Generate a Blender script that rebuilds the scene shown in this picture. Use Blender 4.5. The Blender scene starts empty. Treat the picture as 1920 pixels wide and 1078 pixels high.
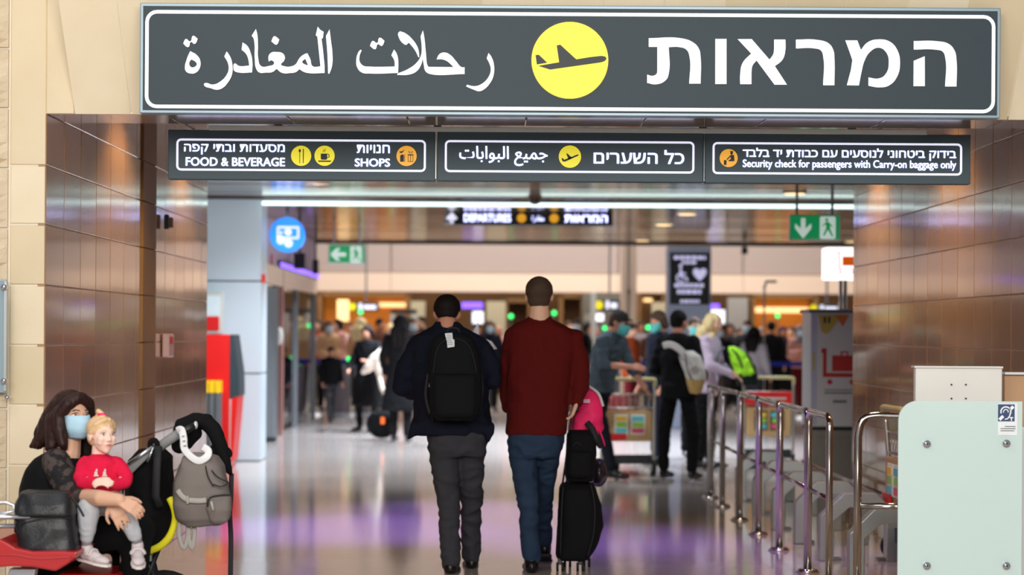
import bpy, bmesh, math, random
from mathutils import Vector, Matrix, noise as mnoise
V = Vector; PI = math.pi
random.seed(7)
SC = bpy.context.scene; COL = SC.collection
# ---------------------------------------------------------------- camera, light, exposure
F = 3750.0; CX, CY = 927.0, 622.0; H = 1.48; ROLL = 0.0062
cd = bpy.data.cameras.new('camera'); cam = bpy.data.objects.new('camera', cd); COL.objects.link(cam)
cam.location = (0, 0, H)
cam.rotation_mode = 'QUATERNION'
cam.rotation_quaternion = (Matrix.Rotation(PI/2, 3, 'X') @ Matrix.Rotation(ROLL, 3, 'Z')).to_quaternion()
cd.sensor_fit = 'HORIZONTAL'; cd.sensor_width = 36; cd.lens = 36*F/1920
cd.shift_x = (960-CX)/1920; cd.shift_y = (CY-539)/1920
cd.clip_end = 200
cd.dof.use_dof = True; cd.dof.focus_distance = 10.2; cd.dof.aperture_fstop = 1.9; cd.dof.aperture_blades = 0
SC.camera = cam
w = bpy.data.worlds.new('World'); SC.world = w; w.use_nodes = True
w.node_tree.nodes['Background'].inputs[0].default_value = (.80, .86, 1, 1)
w.node_tree.nodes['Background'].inputs[1].default_value = .32
SC.view_settings.view_transform = 'Standard'; SC.view_settings.look = 'None'
SC.view_settings.exposure = 0.0; SC.view_settings.gamma = 1
SC.view_settings.use_curve_mapping = False
try:
    SC.cycles.use_denoising = True
    SC.cycles.max_bounces = 7; SC.cycles.caustics_reflective = False; SC.cycles.caustics_refractive = False
except Exception: pass
def area(name, loc, rot, sx, sy, power, col):
    l = bpy.data.lights.new(name, 'AREA'); l.shape = 'RECTANGLE'; l.size = sx; l.size_y = sy
    l.energy = power; l.color = col
    o = bpy.data.objects.new(name, l); COL.objects.link(o); o.location = loc; o.rotation_euler = rot
    return o
# lobby lights in front of the portal (above and behind the camera)
area('lobby_light', (0, -2.5, 4.3), (math.radians(72), 0, 0), 9, 3, 1180, (1, .965, .91))
area('lobby_light', (-2.5, 6.5, 5.4), (math.radians(12), 0, 0), 3, 2, 80, (1, .95, .88))
def spot(loc, power, col, ang=130, r=.08, rot=(0,0,0), blend=.6):
    l = bpy.data.lights.new('ceiling_spot', 'SPOT'); l.energy = power; l.color = col; l.spot_size = math.radians(ang); l.spot_blend = blend; l.shadow_soft_size = r
    o = bpy.data.objects.new('ceiling_spot', l); COL.objects.link(o); o.location = loc; o.rotation_euler = rot
# ceiling downlights of the hall
for x_, y_, e_ in ((.6, 18.4, 90), (-1.7, 20.2, 330), (.6, 20.8, 190), (3.0, 20.2, 110)): spot((x_, y_, 2.93), e_, (.90, .94, 1), rot=(math.radians(20), 0, 0))
for y_ in (24.2, 26.2, 29.2):
    for x_ in ((-1.2 if y_ > 26 else -1.7), .6, 3.0)[:3 if y_ < 29 else 2]: spot((x_, y_ + (2.2 if x_ < -1 and 26 < y_ < 27 else 0), 2.93), 660, (.76, .86, 1))
spot((-2.0, 18.3, 2.9), 330, (.88, .95, 1), 75, .06, (math.radians(62), 0, math.radians(12)))  # extra spot with no fitting, added to brighten the pale pillar's face
# warm wall washers and violet effect spots of the corridor
for x_, y_ in ((-1.75, 11.9), (-1.75, 14.3), (2.3, 12.2), (2.3, 14.6)): spot((x_, y_, 2.93), 80, (1, .70, .40), 110, .12, (0, math.radians(20 if x_ < 0 else -20), 0))
for x_, y_, e_ in ((-1.2, 14.9, 620), (-.2, 16.4, 420), (.6, 14.4, 420), (1.5, 13.2, 200)): spot((x_, y_, 2.93), e_, (.36, .20, 1), 58, .08, blend=1)
# open hall beyond the low ceiling
area('hall_light', (1.5, 40.0, 6.85), (0, 0, 0), 14, 8, 1600, (1, .96, .95))

area('bay_fill', (1, 46.4, 2.9), (math.radians(25), 0, 0), 15, .6, 190, (1, .78, .5))  # unseen warm fill added behind the fascia to brighten the bays' back wall
# ---------------------------------------------------------------- helpers
def P(u, v, d):
    du = u-CX; dv = CY-v
    return V(((du-ROLL*dv)*d/F, d, H+(dv+ROLL*du)*d/F))
def FL(u, v):                                   # floor point under a pixel
    d = F*H/((v-CY)-ROLL*(u-CX)); p = P(u, v, d); p.z = 0; return p
def srgb(*c):
    return tuple((x/255/12.92 if x <= 10 else ((x/255+.055)/1.055)**2.4) for x in c)
MATS = {}
def mat(name, rgb, rough=.5, metal=0, var=.08, nscale=12, stretch=(1,1,1), bump=0, bscale=60, coat=0,
        emit=0, trans=0, alpha=1, spec=.5, rgb2=None, ior=1.45, sheen=0, contrast=0):
    if name in MATS: return MATS[name]
    m = bpy.data.materials.new(name); m.use_nodes = True; nt = m.node_tree; N = nt.nodes; L = nt.links
    b = N['Principled BSDF']; c = srgb(*rgb)
    tc = N.new('ShaderNodeTexCoord'); mp = N.new('ShaderNodeMapping'); mp.inputs['Scale'].default_value = stretch
    L.new(tc.outputs['Object'], mp.inputs[0])
    nz = N.new('ShaderNodeTexNoise'); nz.inputs['Scale'].default_value = nscale; nz.inputs['Detail'].default_value = 4
    L.new(mp.outputs[0], nz.inputs['Vector'])
    mx = N.new('ShaderNodeMix'); mx.data_type = 'RGBA'
    if rgb2: c2 = srgb(*rgb2); ca = c
    else: ca = tuple(x*(1-var) for x in c); c2 = tuple(min(1, x*(1+var)) for x in c)
    mx.inputs['A'].default_value = (*ca, 1); mx.inputs['B'].default_value = (*c2, 1)
    if contrast:
        rp = N.new('ShaderNodeValToRGB'); rp.color_ramp.elements[0].position = .5-contrast; rp.color_ramp.elements[1].position = .5+contrast
        L.new(nz.outputs[0], rp.inputs[0]); L.new(rp.outputs[0], mx.inputs['Factor'])
    else: L.new(nz.outputs[0], mx.inputs['Factor'])
    L.new(mx.outputs['Result'], b.inputs['Base Color'])
    b.inputs['Roughness'].default_value = rough; b.inputs['Metallic'].default_value = metal
    b.inputs['Coat Weight'].default_value = coat; b.inputs['Coat Roughness'].default_value = .08
    b.inputs['Specular IOR Level'].default_value = spec; b.inputs['IOR'].default_value = ior
    b.inputs['Transmission Weight'].default_value = trans; b.inputs['Alpha'].default_value = alpha
    if sheen: b.inputs['Sheen Weight'].default_value = sheen
    if emit:
        L.new(mx.outputs['Result'], b.inputs['Emission Color']); b.inputs['Emission Strength'].default_value = emit
    if bump:
        n2 = N.new('ShaderNodeTexNoise'); n2.inputs['Scale'].default_value = bscale; n2.inputs['Detail'].default_value = 3
        L.new(mp.outputs[0], n2.inputs['Vector'])
        bp = N.new('ShaderNodeBump'); bp.inputs['Strength'].default_value = bump; bp.inputs['Distance'].default_value = .01
        L.new(n2.outputs[0], bp.inputs['Height']); L.new(bp.outputs[0], b.inputs['Normal'])
    MATS[name] = m; return m
def tag(o, label=None, cat=None, group=None, kind=None):
    if label: o['label'] = label
    if cat: o['category'] = cat
    if group: o['group'] = group
    if kind: o['kind'] = kind
    return o
def wloc(o):
    p = V((0, 0, 0))
    while o is not None: p = p+o.location; o = o.parent
    return p
def thing(name, label, cat, loc=(0,0,0), group=None):
    o = bpy.data.objects.new(name, None); o.empty_display_size = .1; COL.objects.link(o); o.location = loc
    return tag(o, label, cat, group)
def link(name, me, m, parent=None, smooth=True):
    o = bpy.data.objects.new(name, me); COL.objects.link(o); o.parent = parent
    if m is not None and not me.materials: me.materials.append(m)
    if smooth:
        for p in me.polygons: p.use_smooth = True
    return o
def frame(axis):
    a = axis.normalized(); h = V((0,0,1)) if abs(a.z) < .9 else V((1,0,0))
    x = h.cross(a).normalized(); y = a.cross(x); return x, y
class G:
    def __init__(s): s.v = []; s.f = []
    def add(s, vs, fs):
        n = len(s.v); s.v += [V(p) for p in vs]; s.f += [tuple(i+n for i in f) for f in fs]; return s
    def box(s, c, size, R=None):
        c = V(c); sx, sy, sz = [k/2 for k in size]; vs = []
        for z in (-sz, sz):
            for x, y in ((-sx,-sy),(sx,-sy),(sx,sy),(-sx,sy)):
                p = V((x, y, z)); vs.append(c+(R@p if R else p))
        return s.add(vs, [(3,2,1,0),(4,5,6,7),(0,1,5,4),(1,2,6,5),(2,3,7,6),(3,0,4,7)])
    def bb(s, x0, x1, y0, y1, z0, z1): return s.box(((x0+x1)/2,(y0+y1)/2,(z0+z1)/2), (abs(x1-x0),abs(y1-y0),abs(z1-z0)))
    def rings(s, rs, cap=True):                  # list of equal-length point lists
        n = len(rs[0]); vs = [p for r in rs for p in r]; fs = []
        for i in range(len(rs)-1):
            for j in range(n):
                k = (j+1) % n; fs.append((i*n+j, i*n+k, (i+1)*n+k, (i+1)*n+j))
        if cap: fs.append(tuple(range(n-1, -1, -1))); fs.append(tuple((len(rs)-1)*n+j for j in range(n)))
        return s.add(vs, fs)
    def ell(s, c, r, R=None, n=12, m=8):
        c = V(c); r = (r, r, r) if isinstance(r, (int, float)) else r; vs = []; fs = []
        def T(x, y, z):
            p = V((x*r[0], y*r[1], z*r[2])); return c+(R@p if R else p)
        vs.append(T(0,0,-1))
        for i in range(1, m):
            a = -PI/2+PI*i/m
            for j in range(n): b = 2*PI*j/n; vs.append(T(math.cos(a)*math.cos(b), math.cos(a)*math.sin(b), math.sin(a)))
        vs.append(T(0,0,1)); e = len(vs)-1
        for j in range(n):
            k = (j+1) % n; fs.append((0, 1+k, 1+j)); fs.append((e, 1+(m-2)*n+j, 1+(m-2)*n+k))
            for i in range(m-2): fs.append((1+i*n+j, 1+i*n+k, 1+(i+1)*n+k, 1+(i+1)*n+j))
        return s.add(vs, fs)
    def cap(s, a, ra, b, rb, n=12):              # tapered capsule
        a = V(a); b = V(b)
        if (b-a).length < 1e-5: return s.ell(a, max(ra, rb))
        d = (b-a).normalized(); x, y = frame(d); rs = []
        for t in (-.98, -.8, -.4, 0): rs.append((a+d*ra*t, ra*math.sqrt(1-t*t)))
        for t in (0, .4, .8, .98): rs.append((b+d*rb*t, rb*math.sqrt(1-t*t)))
        return s.rings([[p+x*r*math.cos(2*PI*j/n)+y*r*math.sin(2*PI*j/n) for j in range(n)] for p, r in rs])
    def chain(s, pts, n=12):                     # [(point, radius)...]
        for (a, ra), (b, rb) in zip(pts, pts[1:]): s.cap(a, ra, b, rb, n)
        return s
    def tube(s, pts, r, n=10, closed=False, flat=None):
        pts = [V(p) for p in pts]; m = len(pts); rs = []; px = None
        for i, p in enumerate(pts):
            if closed: d = pts[(i+1) % m]-pts[i-1]
            else: d = pts[min(i+1, m-1)]-pts[max(i-1, 0)]
            d.normalize()
            if flat is not None:
                x = d.cross(V((0,1,0)))
                x = V((0,0,1)).cross(d) if x.length < .2 else x
                x.normalize(); y = d.cross(x)
            elif px is None: x, y = frame(d)
            else: x = (px-d*px.dot(d)).normalized(); y = d.cross(x)
            px = x; rr = r[i] if isinstance(r, list) else r
            fx = rr; fy = rr if flat is None else flat
            rs.append([p+x*fx*math.cos(2*PI*j/n)+y*fy*math.sin(2*PI*j/n) for j in range(n)])
        if closed: rs.append(rs[0]); return s.rings(rs, False)
        return s.rings(rs)
    def prism(s, poly, fn):                      # poly 2-D list, fn(x, y, k) -> point for k in 0,1
        n = len(poly); vs = [fn(x, y, 0) for x, y in poly]+[fn(x, y, 1) for x, y in poly]
        return s.add(vs, [tuple(range(n-1,-1,-1)), tuple(range(n, 2*n))]+[(i, (i+1) % n, n+(i+1) % n, n+i) for i in range(n)])
    def cyl(s, c, r, h, axis='Y', n=24, r2=None):
        c = V(c); ax = {'X':V((1,0,0)),'Y':V((0,1,0)),'Z':V((0,0,1))}[axis]; x, y = frame(ax); r2 = r if r2 is None else r2
        return s.rings([[c+ax*k+x*q*math.cos(2*PI*j/n)+y*q*math.sin(2*PI*j/n) for j in range(n)] for k, q in ((-h/2, r), (h/2, r2))])
    def mesh(s, origin=V((0,0,0))):
        me = bpy.data.meshes.new('m'); me.from_pydata([tuple(p-origin) for p in s.v], [], s.f); 
        bm = bmesh.new(); bm.from_mesh(me); bmesh.ops.recalc_face_normals(bm, faces=bm.faces); bm.to_mesh(me); bm.free()
        return me
    def obj(s, name, m, parent=None, smooth=False, bevel=0, label=None):
        o = link(name, s.mesh(wloc(parent)), m, parent, smooth)
        if bevel:
            b = o.modifiers.new('bevel', 'BEVEL'); b.width = bevel; b.segments = 2; b.limit_method = 'ANGLE'
        if label: o['label'] = label
        return o
    def vox(s, name, m, parent=None, voxel=.01, sm=4, fold=0, fs=8, fz=(1,1,1), seed=0, label=None, cut=None, dec=0):
        org = wloc(parent); me = s.mesh(org)
        t = bpy.data.objects.new('tmp', me); COL.objects.link(t)
        r = t.modifiers.new('r', 'REMESH'); r.mode = 'VOXEL'; r.voxel_size = voxel
        if sm: q = t.modifiers.new('s', 'SMOOTH'); q.factor = .5; q.iterations = sm
        if dec: q = t.modifiers.new('d', 'DECIMATE'); q.ratio = dec
        dg = bpy.context.evaluated_depsgraph_get(); m2 = bpy.data.meshes.new_from_object(t.evaluated_get(dg))
        bpy.data.objects.remove(t); m2.materials.clear()
        if fold:
            ns = [v.normal.copy() for v in m2.vertices]
            for v, n in zip(m2.vertices, ns):
                q = V((v.co.x*fz[0], v.co.y*fz[1], v.co.z*fz[2]))*fs+V((seed, seed*2, 0))
                q += V((mnoise.noise(q*.7), mnoise.noise(q*.7+V((9,0,0))), 0))*.8
                a = 1-abs(mnoise.noise(q))*2.2
                v.co += n*fold*(a-.45)
        o = link(name, m2, m, parent, True)
        if label: o['label'] = label
        return o
def dup(o, name=None, parent=None):
    c = o.copy(); COL.objects.link(c); c.parent = parent if parent is not None else o.parent
    for ch in o.children: dup(ch, None, c)
    return c
def rrect(w_, h_, r, n=5):
    pts = []
    for cx, cy, a0 in ((w_/2-r, h_/2-r, 0), (-w_/2+r, h_/2-r, 90), (-w_/2+r, -h_/2+r, 180), (w_/2-r, -h_/2+r, 270)):
        for i in range(n+1):
            a = math.radians(a0+90*i/n); pts.append((cx+r*math.cos(a), cy+r*math.sin(a)))
    return pts
def plate(cu, cv, wpx, hpx, d, th, r=0):       # upright plate facing the camera side, centred on a pixel
    c = P(cu, cv, d); k = d/F; poly = rrect(wpx*k, hpx*k, r*k) if r else [(-wpx*k/2,-hpx*k/2),(wpx*k/2,-hpx*k/2),(wpx*k/2,hpx*k/2),(-wpx*k/2,hpx*k/2)]
    return G().prism(poly, lambda x, y, q: c+V((x, q*th, y)))
def ringplate(cu, cv, wpx, hpx, t, r, d, th):
    c = P(cu, cv, d); k = d/F; a = rrect(wpx*k, hpx*k, r*k); b = rrect((wpx-2*t)*k, (hpx-2*t)*k, max(r-t, .5)*k); n = len(a)
    return G().rings([[c+V((x, 0, y)) for x, y in b], [c+V((x, 0, y)) for x, y in a], [c+V((x, th, y)) for x, y in a], [c+V((x, th, y)) for x, y in b], [c+V((x, 0, y)) for x, y in b]], False)
def curve_mesh(splines, ext=.0):
    """filled outline; points (x, y) are corners, (x, y, 1) smooth"""
    c = bpy.data.curves.new('c', 'CURVE'); c.dimensions = '2D'; c.fill_mode = 'BOTH'; c.resolution_u = 6; c.extrude = ext
    for sp in splines:
        s = c.splines.new('BEZIER'); s.bezier_points.add(len(sp)-1); s.use_cyclic_u = True
        for b, p in zip(s.bezier_points, sp):
            b.co = (p[0]/100, -p[1]/100, 0); t = 'AUTO' if len(p) > 2 else 'VECTOR'
            b.handle_left_type = t; b.handle_right_type = t
    o = bpy.data.objects.new('tmp', c); COL.objects.link(o)
    dg = bpy.context.evaluated_depsgraph_get(); me = bpy.data.meshes.new_from_object(o.evaluated_get(dg)); bpy.data.objects.remove(o)
    return me
def glyph(name, splines, d, m, parent, off=(0,0), sc=1, label=None):
    """outline in pixels of a crop: pixel = off + sc*point"""
    me = curve_mesh(splines, .004); o0 = wloc(parent)
    for v in me.vertices:
        v.co = P(off[0]+v.co.x*100*sc, off[1]-v.co.y*100*sc, d)+V((0, -.0015 if v.co.z > 0 else 0, 0))-o0
    me.materials.clear(); o = link(name, me, m, parent, False)
    if label: o['label'] = label
    return o
def text(s, u0, v0, u1, v1, d, m, parent, bold=.02, name='lettering', align_h=True):
    c = bpy.data.curves.new('t', 'FONT'); c.body = s; c.resolution_u = 3
    o = bpy.data.objects.new('tmp', c); COL.objects.link(o)
    dg = bpy.context.evaluated_depsgraph_get(); m0 = bpy.data.meshes.new_from_object(o.evaluated_get(dg)); bpy.data.objects.remove(o)
    vs = []; fs = []; n = len(m0.vertices); PF = [tuple(p.vertices) for p in m0.polygons]; C = [v.co for v in m0.vertices]
    def ext(a): xs_ = [C[i].x for i in range(a, a+4)]; ys_ = [C[i].y for i in range(a, a+4)]; return max(xs_)-min(xs_), max(ys_)-min(ys_)
    for i in range(n-7):                       # overlapping bar and stem of the letter dalet
        (a, b), (a2, b2) = ext(i), ext(i+4)
        if abs(a-.09) < .012 and abs(b-.54) < .015 and abs(a2-.488) < .02 and abs(b2-.08) < .012:
            PF = [f for f in PF if not any(i <= k < i+8 for k in f)]+[(i, i+1, i+2, i+3), (i+4, i+5, i+6, i+7)]
    for q, (dx, dy) in enumerate(((-1,0),(1,0),(0,-.6),(0,.6),(-.7,-.4),(.7,.4),(-.7,.4),(.7,-.4))):
        vs += [(v.co.x+dx*bold, v.co.y+dy*bold, 0) for v in m0.vertices]; fs += [tuple(k+n*q for k in f) for f in PF]
    me = bpy.data.meshes.new('t'); me.from_pydata(vs, [], fs); bpy.data.meshes.remove(m0)
    xs = [v.co.x for v in me.vertices]; ys = [v.co.y for v in me.vertices]
    x0, x1, y0, y1 = min(xs), max(xs), min(ys), max(ys); k = d/F; ctr = P((u0+u1)/2, (v0+v1)/2, d); o0 = wloc(parent)
    for v in me.vertices:
        v.co = ctr+V((((v.co.x-x0)/(x1-x0)-.5)*(u1-u0)*k, 0, ((v.co.y-y0)/(y1-y0)-.5)*(v1-v0)*k))-o0
    me.materials.clear(); return link(name, me, m, parent, False)
def disc(cu, cv, rpx, d, th=.002, n=40):
    return G().cyl(P(cu, cv, d)+V((0, th/2, 0)), rpx*d/F, th, 'Y', n)
def poly_at(cu, cv, d, polys, sc=1, th=.0015):   # small flat icon shapes, y down pixels about a centre, level in the world
    g = G(); c = P(cu, cv, d); k = d/F*sc
    for po in polys: g.prism(po, lambda x, y, q: c+V((x*k, q*th, -y*k)))
    return g
def circ(cx, cy, r, n=12, ry=None): return [(cx+r*math.cos(2*PI*i/n), cy+(ry or r)*math.sin(2*PI*i/n)) for i in range(n)]
def arcband(cx, cy, r0, r1, a0, a1, n=10):
    A = [math.radians(a0+(a1-a0)*i/n) for i in range(n+1)]
    return [(cx+r1*math.cos(a), cy+r1*math.sin(a)) for a in A]+[(cx+r0*math.cos(a), cy+r0*math.sin(a)) for a in reversed(A)]
def smooth_path(pts, n=6):
    pts = [V(p) for p in pts]; out = []
    for i in range(len(pts)-1):
        p0, p1, p2, p3 = pts[max(i-1,0)], pts[i], pts[i+1], pts[min(i+2, len(pts)-1)]
        for k in range(n):
            t = k/n; out.append(.5*((2*p1)+(p2-p0)*t+(2*p0-5*p1+4*p2-p3)*t*t+(3*p1-p0-3*p2+p3)*t**3))
    out.append(pts[-1]); return out
# ---------------------------------------------------------------- materials
M_stone = mat('honed_limestone', (224,208,176), .45, var=.05, nscale=3, bump=.05, rgb2=(208,188,150))
M_stone2 = mat('honed_limestone_pale', (234,220,192), .45, nscale=4, rgb2=(220,202,168), bump=.05)
M_rough = mat('split_face_stone', (196,176,144), .9, nscale=6, rgb2=(228,212,184), bump=1.0, bscale=22)
M_mortar = mat('pale_mortar', (228,218,198), .8)
M_pol = mat('polished_brown_stone', (178,134,94), .17, nscale=2.5, stretch=(1,3,1), rgb2=(146,108,76), coat=.9, bump=.03, bscale=3)
M_pol2 = mat('polished_brown_stone_light', (190,148,106), .15, nscale=2.5, rgb2=(156,118,84), coat=.9, bump=.03, bscale=3)
M_pilaster = mat('ochre_stone', (150,112,56), .5, nscale=5, rgb2=(130,94,44))
M_joint = mat('pale_joint', (214,196,168), .7)
M_ceil = mat('brushed_ceiling_metal', (122,100,84), .13, .85, var=.1, nscale=6, stretch=(1,8,1), bump=.03, bscale=5)
M_floor = mat('polished_terrazzo', (196,184,176), .13, var=.06, nscale=180, coat=.35, spec=.5, bump=.015, bscale=4)
M_slate = mat('slate_sign_face', (50,63,70), .5, var=.03, spec=.3)
M_slate2 = mat('slate_sign_face_small', (72,88,96), .5, var=.03, spec=.3)
M_signframe = mat('sign_frame_metal', (128,146,154), .35, .3, var=.03)
M_white = mat('sign_white', (250,252,252), .4, var=.01, emit=.25)
M_white_lit = mat('backlit_white', (232,234,255), .4, var=.01, emit=.75)
M_yellow = mat('sign_yellow', (250,236,30), .4, var=.02, emit=.34)
M_yellow2 = mat('sign_amber', (240,172,40), .4, var=.02, emit=.45)
M_ink = mat('sign_ink', (36,40,44), .5)
M_strip = mat('light_strip_glow', (226,255,250), .4, var=.01, emit=1.8)
M_bar = mat('pale_painted_metal', (206,210,204), .4, .2)
M_steel = mat('polished_steel', (200,196,190), .14, 1, var=.03)
M_chrome = mat('chrome', (225,225,228), .06, 1, var=.02)
M_panel_w = mat('pale_blue_cladding', (196,210,218), .35, var=.02, nscale=2)
M_seam = mat('dark_seam', (70,76,80), .6)
M_red = mat('bright_red_panel', (214,24,22), .4, var=.04)
M_yel = mat('safety_yellow', (250,200,30), .4)
M_gmetal = mat('grey_metal', (120,124,128), .4, .5, var=.05)
M_dmetal = mat('dark_metal', (44,46,48), .4, .4)
M_green = mat('exit_sign_green', (12,150,86), .4, emit=.42, var=.03)
M_black = mat('black_plastic', (16,16,18), .4, var=.2)
M_cream = mat('cream_fascia', (228,204,180), .6, var=.03, nscale=1.5)
M_greige = mat('greige_fascia', (172,156,146), .6, var=.03, nscale=1.5)
M_orange = mat('orange_glow_backwall', (200,122,34), .5, nscale=3, rgb2=(178,100,24), emit=.35)  # orange light of the bays put into the wall's colour and glow
M_tan = mat('tan_backwall', (150,116,80), .6, nscale=2, rgb2=(120,92,66))
M_lampw = mat('warm_lamp_glow', (255,214,150), .4, emit=1.6, var=.02)
M_scr = mat('screen_white', (240,244,255), .4, emit=1.6, var=.02)
M_purple = mat('violet_light', (120,86,240), .4, emit=2.2, var=.02)
M_lilac = mat('lilac_wall', (182,164,186), .6, var=.04)
M_gdot = mat('green_lamp', (60,235,120), .4, emit=2.2, var=.02)
M_rdot = mat('red_lamp', (250,50,90), .4, emit=2.2, var=.02)
M_blue = mat('blue_belt', (22,44,168), .6, var=.06)
M_bluesign = mat('blue_sign', (16,100,235), .4, emit=1.0, rgb2=(34,160,255), nscale=2)
M_dglass = mat('tinted_shop_glass', (150,162,178), .03, var=.04, trans=1, ior=1.2)
M_matte = mat('matte_ceiling_brown', (74,60,50), .8)
# ---------------------------------------------------------------- setting
def struct(o): o['kind'] = 'structure'; return o
struct(G().bb(-14, 14, -2, 60, -.2, 0).obj('floor', M_floor))
# front wall: left jamb and right jamb with individual stone tiles
SL = F/10.0
def sp(name, loc=(0,0,0)): o = bpy.data.objects.new(name, None); COL.objects.link(o); o.location = loc; o['kind'] = 'structure'; return o
XL, XR, ZS = -2.246, 2.80, 2.556                 # corridor walls and soffit height
wf = struct(G().bb(-6, XL-.006, 10.006, 10.5, 0, 5.5).bb(XR+.006, 6, 10.006, 10.5, 0, 5.5).obj('wall_front', M_mortar))
rnd = random.Random(3)
TCACHE = {}
def tile(x0, x1, z0, z1, y, th, m, parent, face='F', wob=0, j=.004):
    """single stone tile with a chamfered edge; face F looks to -Y, L looks to +X, R looks to -X"""
    W = (x1-x0)-2*j; Hh = (z1-z0)-2*j; key = (round(W, 3), round(Hh, 3), th, face, m.name)
    if key not in TCACHE:
        g = G(); a, b = W/2, Hh/2; e = .004
        def q(x, z, t):
            return V((x, -t, z)) if face == 'F' else (V((t, x, z)) if face == 'L' else V((-t, x, z)))
        g.rings([[q(-a,-b,0), q(a,-b,0), q(a,b,0), q(-a,b,0)], [q(-a,-b,th-e), q(a,-b,th-e), q(a,b,th-e), q(-a,b,th-e)], [q(-a+e,-b+e,th), q(a-e,-b+e,th), q(a-e,b-e,th), q(-a+e,b-e,th)]])
        me = g.mesh(); me.materials.append(m); TCACHE[key] = me
    o = bpy.data.objects.new('tile', TCACHE[key]); COL.objects.link(o); o.parent = parent
    o.location = V(((x0+x1)/2, y, (z0+z1)/2)) if face == 'F' else V((y, (x0+x1)/2, (z0+z1)/2))
    if wob: o.rotation_euler = (rnd.uniform(-wob, wob), rnd.uniform(-wob, wob), rnd.uniform(-wob, wob)) if face == 'F' else (0, rnd.uniform(-wob, wob), rnd.uniform(-wob, wob))
    return o
rows = [H+(CY-v-5)/SL for v in (1226, 1104, 989, 873, 760, 648, 535, 421, 310)]   # joints on the jamb
rows = [0]+[z for z in rows if z > .1]
for i in range(len(rows)-1):
    tile(XL-.182, XL, rows[i], rows[i+1], 10.05, .05, (M_stone, M_stone2)[i % 2], wf)
    tile(XR, XR+.40, rows[i], rows[i+1], 10.05, .05, (M_stone2, M_stone)[i % 2], wf)
tile(XL-.182, XL, rows[-1], 3.25, 10.05, .05, M_stone, wf, j=.002)
tile(XL-.002, XL+.137, ZS, 3.25, 10.05, .05, M_stone, wf, j=0)
tile(XR-.1, XR+.40, rows[-1], 3.25, 10.05, .05, M_stone2, wf)
# rusticated blocks further left
zz = 0
for i in range(11):
    h_ = .3 if i else rows[1]
    g = G(); n = 7
    x0, x1 = -2.95, XL-.19
    vs = []; fs = []
    for a in range(n+1):
        for b in range(n+1):
            edge = a in (0, n) or b in (0, n)
            vs.append(V((x0+(x1-x0)*a/n, 9.99-(0 if edge else rnd.uniform(.015, .05)), zz+.006+(h_-.012)*b/n)))
    for a in range(n):
        for b in range(n): fs.append((a*(n+1)+b, (a+1)*(n+1)+b, (a+1)*(n+1)+b+1, a*(n+1)+b+1))
    m_ = len(vs); vs += [V((x0, 10.06, zz+.006)), V((x1, 10.06, zz+.006)), V((x1, 10.06, zz+h_-.006)), V((x0, 10.06, zz+h_-.006))]
    fs += [(m_, m_+1, m_+2, m_+3)]
    g.add(vs, fs); 
    for (p, q) in (((0, n*(n+1)), (0, 1)),): g.f.append((p[0], p[1], m_+1, m_))
    g.f.append((n, (n+1)*(n+1)-1, m_+2, m_+3)); g.f.append((0, n, m_+3, m_)); g.f.append((n*(n+1), (n+1)*(n+1)-1, m_+2, m_+1))
    g.obj('stone_block', M_rough, wf); zz += h_
# lintel with leaning fascia tiles above the opening
lin = struct(G().bb(-6, 6, 10.02, 10.44, ZS+.03, 5.5).obj('trim_1', M_mortar))
edges = [XL+.14, XL+.425]+[XL+.425+.292*i for i in range(1, 16)]+[XR-.1]
def lean0(x, z, t): return V((x, 10.006-.20*(z-ZS)/.56+(.05 if t else 0), z))
G().add([lean0(x, z, t) for t in (0, 1) for x, z in ((XL+.145, ZS+.002), (XR-.1, ZS+.002), (XR-.1, ZS+.655), (XL+.145, ZS+.655))], [(3,2,1,0),(4,5,6,7),(0,1,5,4),(1,2,6,5),(2,3,7,6),(3,0,4,7)]).obj('mortar_bed', M_mortar, lin)
edges = sorted(e for e in edges if e <= XR-.09)
def lean(x, z, t): return V((x*(1+.022*(z-ZS)/.56), 10.0-.20*(z-ZS)/.56+(.04 if t else 0), z))
for a, b in zip(edges, edges[1:]):
    if b-a < .05: continue
    for (z0, z1) in ((ZS, ZS+.66),):
        G().add([lean(x, z, t) for t in (0, 1) for x, z in ((a+.003, z0), (b-.003, z0), (b-.003, z1-.004), (a+.003, z1-.004))],
                [(3,2,1,0),(4,5,6,7),(0,1,5,4),(1,2,6,5),(2,3,7,6),(3,0,4,7)]).obj('tile', (M_stone, M_stone2)[rnd.random() < .5], lin)
# soffit tiles under the lintel
x = XL
while x < XR-.05:
    x2 = min(x+.60, XR)
    G().bb(x+.003, x2-.003, 10.0 if x > XL+.1 else 10.003, 10.43, ZS-.001, ZS+.028).obj('tile', M_pol2 if rnd.random() < .6 else M_pol, lin, bevel=.003); x = x2
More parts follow.
